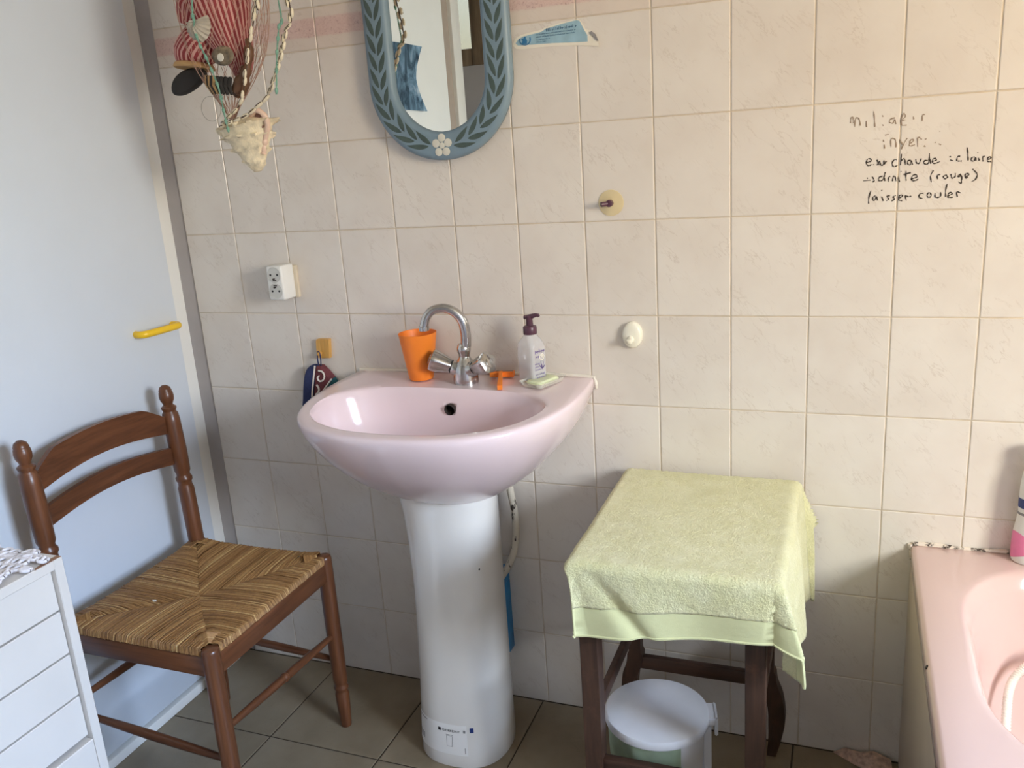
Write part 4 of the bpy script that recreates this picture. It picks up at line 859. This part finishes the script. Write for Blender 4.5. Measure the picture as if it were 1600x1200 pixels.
# rush: strands run from each rail to the diagonals
bm = bm_new(); val = {}
def strand(P, r, v):
    n0 = len(bm.verts); add_tube(bm, P, r, 5, False); bm.verts.ensure_lookup_table()
    for i in range(n0, len(bm.verts)): val[i] = v
xm, ym = -.935, (YN+YR)/2-.022
cx_, cy_ = (xm, ym)
corn = {'f': ((XF, YN), (XF, YR)), 'b': ((XB, YN), (XB, YR)), 'n': ((XB, YN), (XF, YN)), 'r': ((XB, YR), (XF, YR))}
for side, (A, B) in corn.items():
    L = sqrt((B[0]-A[0])**2+(B[1]-A[1])**2); N_ = int(L/.0021)
    outv = {'f': (1, 0), 'b': (-1, 0), 'n': (0, -1), 'r': (0, 1)}[side]
    for k in range(N_+1):
        t = (k+.5)/(N_+1); ex, ey = A[0]+(B[0]-A[0])*t, A[1]+(B[1]-A[1])*t
        if min(t, 1-t)*L < .014: continue
        # inner end: where the strand meets the diagonal from the nearer corner to the seat's middle
        q = t*2 if t < .5 else (1-t)*2; c0 = A if t < .5 else B
        mid = (cx_, cy_) if t < .5 else (cx_, cy_)
        if outv[0]: 
            s_ = abs(ey-c0[1])/abs(cy_-c0[1]) if (t < .5) == (abs(A[1]-ey) < abs(B[1]-ey)) else q
            s_ = min(1, abs(ey-A[1])/abs(cy_-A[1])) if (ey-cy_)*(A[1]-cy_) > 0 else min(1, abs(ey-B[1])/abs(cy_-B[1]))
            end = (ex+(cx_-ex)*s_, ey)
        else:
            s_ = min(1, abs(ex-A[0])/abs(cx_-A[0])) if (ex-cx_)*(A[0]-cx_) > 0 else min(1, abs(ex-B[0])/abs(cx_-B[0]))
            end = (ex, ey+(cy_-ey)*s_)
        ln = sqrt((end[0]-ex)**2+(end[1]-ey)**2); hz = rnd.uniform(-.0010, .0012); corner = max(0, 1-min(t, 1-t)*L/.07)
        ex2, ey2 = ex+outv[0]*.0105, ey+outv[1]*.0105
        P = [Vector((ex2, ey2, .4485+hz))]
        for j, u in enumerate((.03, .10, .25, .5, .75, 1.0)):
            dz = .4600+.0065*corner+.004*sin(min(1, u*ln/.05)*pi/2)-.0055*min(1, u*ln/.13)+hz-(.0045 if u == 1 else 0)
            jx = rnd.uniform(-.0012, .0012)
            P.append(Vector((ex2+(end[0]-ex2)*u+(jx if outv[1] else 0), ey2+(end[1]-ey2)*u+(jx if outv[0] else 0), dz)))
        if ln < .03: P = [P[0], P[1], P[4], P[6]]
        strand(P, rnd.uniform(.0012, .0016), rnd.random())
# corner bundles wrapped round the posts
for (x, y, sx_, sy_) in ((XF, YN, -1, 1), (XF, YR, -1, -1), (XB, YN, 1, 1), (XB, YR, 1, -1)):
    for k in range(12):
        d = .017+.0026*k; strand(smooth_path([(x+sx_*d*.15, y+sy_*d*1.35, .456), (x+sx_*d*.62, y+sy_*d*.78, .466+.0006*k), (x+sx_*d*.78, y+sy_*d*.62, .466+.0006*k), (x+sx_*d*1.35, y+sy_*d*.15, .456)], 3), .0017, .25+.75*rnd.random())
z_ = .4515
vs = [bm.verts.new(p) for p in ((XF-.004, YN+.004, z_), (XF-.004, YR-.004, z_), (XB+.004, YR-.004, z_), (XB+.004, YN+.004, z_))]; n0 = len(bm.verts)
bm.faces.new(vs)
o = obj('rush_seat', bm, M['rush'], ch, angle=80); o['kind'] = 'stuff'; o['label'] = 'golden brown woven rush'
at = o.data.attributes.new('strand', 'FLOAT', 'POINT')
for i in range(len(o.data.vertices)): at.data[i].value = val.get(i, .05)
bm = bm_new(); add_prism(bm, [(-1.012, -.500), (-1.003, -.497), (-.999, -.502), (-1.004, -.505)], .464, .4652, lambda a, b, t: Vector((a, b, t))); tag(obj('paper_scrap', bm, M['paper'], smooth=False), 'tiny white scrap of paper lying on the rush seat', 'scrap')

# ------------------------------------------------------------------ white drawer cabinet and doily
KX, KY0, KY1, KZ, KB = -.870, -1.52, -.800, .735, -1.220
cab = thing('drawer_cabinet', 'white wooden cabinet with four plain drawer fronts, in front of the chair', 'cabinet', ((KX+KB)/2, (KY0+KY1)/2, 0))
bm = bm_new(); T_ = .018
add_box(bm, (KB, KY1-T_, 0), (KX, KY1, KZ), .0015, 1); add_box(bm, (KB, KY0, 0), (KX, KY0+T_, KZ), .0015, 1); add_box(bm, (KB, KY0+T_, KZ-T_), (KX-.0004, KY1-T_, KZ), .0015, 1); add_box(bm, (KB, KY0+T_, 0), (KB+.01, KY1-T_, KZ-T_)); add_box(bm, (KB+.01, KY0+T_, .05), (KX-.03, KY1-T_, .066))
obj('carcass', bm, M['cab'], cab, smooth=False)
for a, b in zip([.7165, .6375, .5535, .4695], [.6405, .5565, .4725, .3885]):
    bm = bm_new(); add_box(bm, (KX-.030, KY0+T_+.002, b), (KX-.0095, KY1-T_-.0015, a-.0005), .0015, 1); obj('drawer_front', bm, M['cab'], cab, smooth=False)
bm = bm_new(); add_box(bm, (KX-.022, KY0+T_+.001, .05), (KX-.001, KY1-T_-.0005, .381), .0015, 1); obj('lower_panel', bm, M['cab'], cab, smooth=False)
bm = bm_new(); add_prism(bm, [(KX-.0003, KY1-.002), (KX-.0003, KY1-.055), (KX-.006, KY1-.05), (KX-.012, KY1-.022), (KX-.010, KY1-.003)], KZ-.0004, KZ+.0004, lambda a, b, t: Vector((a, b, t))); o = obj('worn_edge', bm, M['rawwood'], cab, smooth=False); o['label'] = 'bare wood where the paint has worn off'
# doily: rings and bars of crochet
bm = bm_new(); dq = random.Random(3)
D0, D1, DE = -1.19, -1.16, -.812
def dz(x, y): return KZ+.0035+.0022*(1+sin(x*60+y*31))+.0016*sin(y*90-x*22)
def inside(x, y): return x < -.885-.55*max(0, y+.835)-.10*max(0, -.84-y)*0+(.012*sin(y*150)) and y < DE+.008*sin(x*140) and x > -1.19 and y > -1.12
pit = .017; i = 0
x = -1.19
while x < -.87:
    y = -1.12
    while y < -.79:
        cx0, cy0 = x+(pit/2 if int(round((y+1.12)/pit)) % 2 else 0), y
        if inside(cx0, cy0):
            rr0 = pit*.50; add_tube(bm, [(cx0+rr0*cos(t), cy0+rr0*sin(t), dz(cx0+rr0*cos(t), cy0+rr0*sin(t))) for t in [2*pi*k/8 for k in range(9)]], .0030, 5, False)
            if dq.random() < .62:
                a = dq.uniform(0, pi); add_tube(bm, [(cx0-rr0*cos(a), cy0-rr0*sin(a), dz(cx0, cy0)+.001), (cx0+rr0*cos(a), cy0+rr0*sin(a), dz(cx0, cy0)+.001)], .0034, 5)
        y += pit
    x += pit*.94
o = tag(obj('doily', bm, M['doily'], angle=80), 'white crocheted lace doily lying on the drawer cabinet', 'doily')

# ------------------------------------------------------------------ old stool under the towel
st = thing('stool', 'old dark wooden stool with worn legs, half hidden by a towel', 'stool', (.10, -.25, 0))
bm = bm_new(); add_box(bm, (-.062, -.452, .628), (.272, -.040, .646), .006); obj('seat', bm, M['old_x'], st)
for x in (-.048, .247):
    bm = bm_new(); R = []
    for z, h in ((0, .0145), (.2, .0165), (.63, .0175)): R.append([(x-h, -.425-h, z), (x+h, -.425-h, z), (x+h, -.425+h, z), (x-h, -.425+h, z)])
    loft(bm, R); bmesh.ops.bevel(bm, geom=[e for e in bm.edges if abs(e.verts[0].co.z-e.verts[1].co.z) > .05], offset=.002, segments=1, affect='EDGES'); obj('front_leg', bm, M['old_z'], st, angle=30)
for x, sg in ((-.050, -1), (.238, 1)):
    path = smooth_path([(x, -.080, .63), (x, -.080, .40), (x, -.078, .27), (x+sg*.002, -.076, .215), (x+sg*.014, -.072, .175), (x+sg*.020, -.062, .12), (x+sg*.016, -.050, .055), (x+sg*.008, -.040, 0)], 5); R = []
    for i, p in enumerate(path):
        h = .0135 if p.z > .24 else (.0175 if p.z > .10 else .0175-.008*(1-p.z/.10)); R.append([p+Vector((a*h, b*.014, 0)) for a, b in ((-1, -1), (1, -1), (1, 1), (-1, 1))])
    bm = bm_new(); loft(bm, R); obj('back_leg', bm, M['old_z'], st, angle=35)
bm = bm_new(); add_box(bm, (-.040, -.088, .198), (.230, -.072, .229), .002); obj('stretcher', bm, M['old_x'], st)
bm = bm_new(); add_box(bm, (-.034, -.434, .196), (.234, -.416, .226), .002); obj('stretcher', bm, M['old_x'], st)
for x in (-.049, .244):
    bm = bm_new(); add_box(bm, (x-.007, -.412, .300), (x+.007, -.088, .326), .002); obj('side_rail', bm, M['old_z'], st)
for lo, hi in (((-.034, -.434, .57), (.234, -.420, .628)), ((-.040, -.086, .57), (.228, -.072, .628))):
    bm = bm_new(); add_box(bm, lo, hi, .002); obj('apron', bm, M['old_x'], st)
# towel: a sheet draped over the stool's rectangle with folded corners
TX0, TX1, TY0, TY1, TZ = -.060, .279, -.462, -.030, .654
OV = dict(l=.020, r=.165, f=.150, b=.095)
def drape(u, v):
    """u, v on the sheet in metres; over the edges it hangs, at the corners it swings out"""
    ox = (TX0-u) if u < TX0 else (u-TX1 if u > TX1 else 0); oy = (TY0-v) if v < TY0 else (v-TY1 if v > TY1 else 0)
    if u > TX1: ox *= 1+.62*min(1, max(0, (v-TY0)/(TY1-TY0)))
    if v < TY0: oy *= 1-.26*min(1, max(0, (u-TX0)/(TX1-TX0)))
    sx_ = -1 if u < TX0 else 1; sy_ = -1 if v < TY0 else 1
    x, y = min(max(u, TX0), TX1), min(max(v, TY0), TY1); n1 = noise.noise(Vector((u*7, v*7, 2.0)))
    z = TZ+.0025*n1
    r = .012
    def over(o):                                     # rounded edge, then straight down
        if o < r*pi/2: a = o/r; return r*sin(a), r*(1-cos(a))
        return r, r+(o-r*pi/2)
    if ox and oy:
        m_, M_ = min(ox, oy), max(ox, oy); h, d = over(M_)
        ang = atan2(oy, ox); k = m_*.44
        x += sx_*(h*cos(ang)+k*(.9 if sx_ > 0 else .35)*(.45+.55*cos(ang)))
        y += sy_*((h*sin(ang)+k*.55*(.45+.55*sin(ang))) if sy_ < 0 else min(.022, h*sin(ang)+k*.1))
        z -= sqrt(max(0, d*d-(.20*k)**2))+.10*m_
    elif ox:
        h, d = over(ox); x += sx_*(h+.010*sin(v*21+1)*min(1, d/.06)*(1 if sx_ > 0 else .2)+(.016*d/.2 if sx_ > 0 else 0)); z -= d
    elif oy:
        h, d = over(oy); wv = .006*sin(u*26+.6)+.005*n1-.010*math.exp(-((u-(TX0+.02+d*.75))/.022)**2)
        y += sy_*(h+(wv*min(1, d/.07) if sy_ < 0 else min(0, -.002))); z -= d
        if sy_ < 0: x += .022*d/.15*(1-2*(u-TX0)/(TX1-TX0))*.9
    return Vector((x, y, z))
U0, U1, V0, V1 = TX0-OV['l'], TX1+OV['r'], TY0-OV['f'], TY1+OV['b']; NU, NV = 118, 132
def sheet(v0, v1, nv, m, name, parent, off=0.0):
    bm = bm_new(); G = []
    for j in range(nv+1):
        v = v0+(v1-v0)*j/nv; G.append([bm.verts.new(drape(U0+(U1-U0)*i/NU, v)) for i in range(NU+1)])
    for j in range(nv):
        for i in range(NU): bm.faces.new((G[j][i], G[j][i+1], G[j+1][i+1], G[j+1][i]))
    bm.normal_update()
    fz = random.Random(5)
    top = [(vv, vv.normal.copy()) for vv in bm.verts]
    for vv, nn in top: vv.co += nn*(off*fz.uniform(-1, 1))
    bmesh.ops.solidify(bm, geom=bm.faces[:], thickness=-.0045 if m == 'terry' else -.003)
    return obj(name, bm, M[m], parent, angle=180)
tw = thing('towel', 'yellow-green terry towel draped over the stool', 'towel', (.10, -.25, .65))
VB = V0+.058
sheet(VB, V1, NV, 'terry', 'cloth', tw, .0010)
o = sheet(V0, VB, 18, 'hem', 'woven_border', tw, .0002); o['label'] = 'smooth paler woven border'
bm = bm_new(); P = [drape(U0+(U1-U0)*i/NU, V0+.002)+Vector((0, -.0022, 0)) for i in range(NU+1)]; add_tube(bm, P, .0028, 6)
P = [drape(U0+(U1-U0)*i/NU, V0+.012)+Vector((0, -.0016, 0)) for i in range(NU+1)]; add_tube(bm, P, .0012, 5); sub('hem', bm, M['hem'], o)

# ------------------------------------------------------------------ bin under the stool
BX, BY = .046, -.312
bn = thing('bin', 'small white round bin with a lid standing under the stool', 'bin', (BX, BY, 0))
bm = bm_new(); add_lathe(bm, [(.080, 0), (.083, .004), (.093, .235), (.0935, .243), (.0915, .243), (.081, .008), (.001, .006)], (BX, BY, 0), n=48); obj('body', bm, M['lid'], bn)
bm = bm_new(); R = []
for z, r in ((.243, .0945), (.2455, .0952), (.235, .0962), (.21, .0955), (.185, .0945), (.172, .0938)):
    R.append([(BX+(r+.0012*sin(17*a+z*60))*cos(a), BY+(r+.0012*sin(17*a+z*60))*sin(a), z+.008*sin(3*a)*(1 if z < .18 else 0)) for a in [radians(-255+205*k/60) for k in range(61)]])
loft(bm, R, False, False, False); bmesh.ops.solidify(bm, geom=bm.faces[:], thickness=.0006); obj('liner', bm, M['green_bag'], bn); 
bm = bm_new(); R = []
for r, z in ((.096, .2475), (.1015, .2475), (.1025, .250), (.1025, .262), (.1012, .2650), (.097, .2658), (.06, .2668), (.02, .2672), (.001, .2673)):
    R.append([Vector((BX+r*cos(a), BY+r*sin(a), z+.004*max(0, 1-abs(sin(a-.26))*r/.10)*(1 if z > .2655 else 0)*min(1, r/.03)*.6)) for a in [2*pi*k/72 for k in range(72)]])
loft(bm, R, True, True); ld = obj('lid', bm, M['lid'], bn, angle=35)
bm = bm_new(); ca = radians(14)
def hb(a, b, c): return Vector((BX+a*cos(ca)-b*sin(ca), BY+a*sin(ca)+b*cos(ca), c))
def hbox(bm, a0, a1, b0, b1, c0, c1):
    R = [[hb(a0, b0, c0), hb(a1, b0, c0), hb(a1, b1, c0), hb(a0, b1, c0)], [hb(a0, b0, c1), hb(a1, b0, c1), hb(a1, b1, c1), hb(a0, b1, c1)]]; loft(bm, R)
hbox(bm, .090, .114, -.026, .026, .248, .264); hbox(bm, .1105, .117, -.026, .026, .225, .266); bmesh.ops.bevel(bm, geom=bm.edges[:], offset=.002, segments=2, affect='EDGES'); sub('hinge', bm, M['lid'], ld)
bm = bm_new(); hbox(bm, .0865, .105, -.018, .018, .02, .245); bmesh.ops.bevel(bm, geom=bm.edges[:], offset=.004, segments=2, affect='EDGES'); obj('spine', bm, M['lid'], bn)
bm = bm_new(); P = [hb(-.082, 0, .022), hb(-.105, 0, .014), hb(-.120, 0, .008)]; add_tube(bm, P, [.012, .012, .010], 10); obj('pedal', bm, M['grey_plastic'], bn)

# ------------------------------------------------------------------ bath
BXL, BXR, BYF, BYB, BZ = .508, 2.198, -.735, -.0005, .526
tub = thing('bathtub', 'pink enamelled bathtub with a beige side panel, along the tiled wall', 'bathtub', ((BXL+BXR)/2, (BYF+BYB)/2, 0))
def rl(xa, xb, ya, yb, r, z, n=12):
    r = r if isinstance(r, tuple) else (r, r); out = []
    for cx, cy, a0 in ((xb-r[0], yb-r[1], 0), (xa+r[0], yb-r[1], pi/2), (xa+r[0], ya+r[1], pi), (xb-r[0], ya+r[1], 1.5*pi)):
        for k in range(n+1): a = a0+pi/2*k/n; out.append((cx+r[0]*cos(a), cy+r[1]*sin(a), z))
    return out
ix0, ix1, iy0, iy1 = .577, 2.08, -.665, -.070
bm = bm_new(); loft(bm, [rl(BXL+.004, BXR-.004, BYF+.004, BYB-.002, .006, .486), rl(BXL, BXR, BYF, BYB, .006, .492), rl(BXL, BXR, BYF, BYB, .006, .518), rl(BXL+.0025, BXR-.002, BYF+.002, BYB-.001, .006, .5245), rl(BXL+.010, BXR-.008, BYF+.008, BYB-.006, .01, .5270),
    rl(ix0-.010, ix1+.010, iy0-.010, iy1+.010, (.165, .205), .5270), rl(ix0-.002, ix1+.002, iy0-.002, iy1+.002, (.163, .200), .5255), rl(ix0+.004, ix1-.004, iy0+.004, iy1-.004, (.160, .198), .5205), rl(ix0+.014, ix1-.012, iy0+.02, iy1-.016, (.155, .195), .495), rl(ix0+.040, ix1-.10, iy0+.05, iy1-.055, (.15, .18), .36), rl(ix0+.070, ix1-.22, iy0+.09, iy1-.10, (.14, .16), .21), rl(ix0+.10, ix1-.30, iy0+.13, iy1-.14, (.12, .14), .15), rl(ix0+.15, ix1-.38, iy0+.19, iy1-.20, (.09, .1), .135)], False, True)
obj('tub', bm, M['tubpink'], tub, angle=60)
bm = bm_new(); add_box(bm, (BXL+.0015, BYF+.006, 0), (BXL+.018, BYB, .490), .001, 1); add_box(bm, (BXL+.018, BYF+.006, 0), (BXR, BYF+.018, .490), .001, 1); obj('side_panel', bm, M['apron'], tub, smooth=False)
bm = bm_new(); P = [Vector((BXL+.004+(BXR-BXL-.01)*k/40, -.003, .5285+.0015*sin(k*2.1))) for k in range(41)]; add_tube(bm, P, [.0045+.0012*sin(k*1.7) for k in range(41)], 7); o = obj('sealant', bm, M['mouldy'], tub); o['label'] = 'white sealant with black mould'
bm = bm_new(); P = [Vector((BXL-.001, -.004, .528)), Vector((BXL+.001, -.004, .51)), Vector((BXL+.003, -.004, .49))]; add_tube(bm, P, [.005, .004, .003], 6); obj('sealant', bm, M['mouldy'], tub)
bm = bm_new(); add_lathe(bm, [(.0042, 0), (.0038, .0012), (.001, .0014)], (BXL+.0012, -.437, .5215), (-1, 0, .5), 8); o = obj('chip', bm, M['dark_hole'], tub); o['label'] = 'dark chip in the enamel edge'
bm = bm_new(); P0 = [(.375, -.004, .001), (.40, -.003, .018), (.43, -.004, .014), (.46, -.004, .022), (.494, -.012, .014), (.498, -.05, .006), (.46, -.054, .002), (.42, -.035, .002)]
c = Vector((.44, -.02, .012)); R = [[Vector(p) for p in P0], [c+(Vector(p)-c)*.6+Vector((0, -.004, .006)) for p in P0], [c+(Vector(p)-c)*.15+Vector((0, -.005, .009)) for p in P0]]; loft(bm, R); tag(obj('mortar_patch', bm, plain('crumbling_mortar', srgb(196, 166, 150), .95, var=.35, scale=90, bump=.8), angle=60), 'crumbling pinkish mortar on the floor against the tiled wall by the bathtub', 'mortar')
# shower hose and its mixer
hs = thing('shower_hose', 'white ribbed shower hose hanging into the bathtub', 'hose', (.68, -.30, .30))
hp = smooth_path([(1.335, -.085, .78), (1.31, -.10, .66), (1.22, -.14, .535), (1.08, -.17, .47), (.90, -.19, .43), (.745, -.180, .415), (.678, -.205, .385), (.655, -.275, .348), (.653, -.36, .305), (.69, -.45, .262), (.79, -.47, .215), (.92, -.45, .18), (1.05, -.40, .158)], 10)
bm = bm_new(); Q = []; 
for a, b in zip(hp, hp[1:]):
    for j in range(3): Q.append(a+(b-a)*j/3)
add_tube(bm, Q, [.0072+.0012*(1 if i % 2 else -1) for i in range(len(Q))], 10); obj('hose', bm, M['hose'], hs)
bm = bm_new(); add_lathe(bm, [(.0095, 0), (.0105, .012), (.009, .03)], Q[0]+Vector((.002, .012, .014)), (Q[1]-Q[0]), 14); obj('nut', bm, M['chrome'], hs)
mx = thing('bath_mixer', 'chrome bath mixer on the tiled wall above the bathtub', 'tap', (1.36, 0, .79))
bm = bm_new(); add_tube(bm, [(1.26, -.045, .80), (1.46, -.045, .80)], .022, 18); add_tube(bm, [(1.285, -.0005, .80), (1.285, -.045, .80)], .026, 18); add_tube(bm, [(1.435, -.0005, .80), (1.435, -.045, .80)], .026, 18); obj('body', bm, M['chrome'], mx)
bm = bm_new(); add_tube(bm, smooth_path([(1.38, -.055, .79), (1.38, -.09, .785), (1.38, -.13, .78), (1.38, -.15, .765)], 4), .012, 14); obj('spout', bm, M['chrome'], mx)
# shampoo bottle
sb = thing('shampoo_bottle', 'white bottle with a pink wave and navy label on the bath rim', 'bottle', (.715, -.058, BZ))
sh = smooth_path([(.029, 0, 0), (.0335, 0, .004), (.0345, 0, .03), (.0335, 0, .06), (.0300, 0, .085), (.0285, 0, .11), (.0285, 0, .15), (.0255, 0, .18), (.019, 0, .2)], 4)
SA = radians(-18)
def sring(r, z, k=1.0): return [(.7145+(r*k*cos(a))*cos(SA)-(.66*r*k*sin(a))*sin(SA), -.034+(r*k*cos(a))*sin(SA)+.66*r*k*sin(a), BZ+.0012+z) for a in [2*pi*j/40 for j in range(40)]]
bm = bm_new(); loft(bm, [sring(p.x, p.z) for p in sh]); obj('body', bm, M['white_plastic'], sb)
bm = bm_new(); loft(bm, [sring(.0185, .199), sring(.0195, .203), sring(.0195, .232), sring(.0175, .236)]); obj('cap', bm, M['white_plastic'], sb)
def sband(bm, lo, hi):
    R = []
    for j in range(9):
        ring = []
        for k in range(41):
            a = radians(150+250*k/40); z = lo(a)+(hi(a)-lo(a))*j/8
            r = 0
            for p, q in zip(sh, sh[1:]):
                if p.z <= z <= q.z: r = p.x+(q.x-p.x)*((z-p.z)/max(1e-9, q.z-p.z)); break
            ring.append((.7145+((r+.0006)*cos(a))*cos(SA)-(.66*(r+.0006)*sin(a))*sin(SA), -.034+((r+.0006)*cos(a))*sin(SA)+.66*(r+.0006)*sin(a), BZ+.0012+z))
        R.append(ring)
    loft(bm, R, False, False, False)
bm = bm_new(); sband(bm, lambda a: .016+.010*sin(a*1.5), lambda a: .052+.012*sin(a*1.5+2.2)); obj('pink_wave', bm, M['hot_pink'], sb)
bm = bm_new(); sband(bm, lambda a: .112, lambda a: .131); obj('navy_label', bm, M['label_navy'], sb)
bm = bm_new(); sband(bm, lambda a: .098, lambda a: .103); obj('grey_label', bm, M['label_grey'], sb)

# ------------------------------------------------------------------ poster on the left wall (seen in the mirror)
bm = bm_new(); R = []
for j in range(21):
    t = j/20; z = 1.748-.24*t; w_ = .053*sin(pi*t)**1.0; y1_ = -1.487+.000+w_; y0_ = -1.175-w_*.6; row = []
    for i in range(17):
        u = i/16; row.append((-1.2215+.002+.016*(abs(u-.5)*2)**2*(.35+.65*abs(t-.5)*2), y0_+(y1_-y0_)*u, z+.006*sin(u*3)))
    R.append(row)
loft(bm, R, False, False, False); bmesh.ops.solidify(bm, geom=bm.faces[:], thickness=.0005); tag(obj('poster', bm, M['poster'], angle=80), 'curled blue waterfall poster on the white wall, seen in the mirror', 'poster')
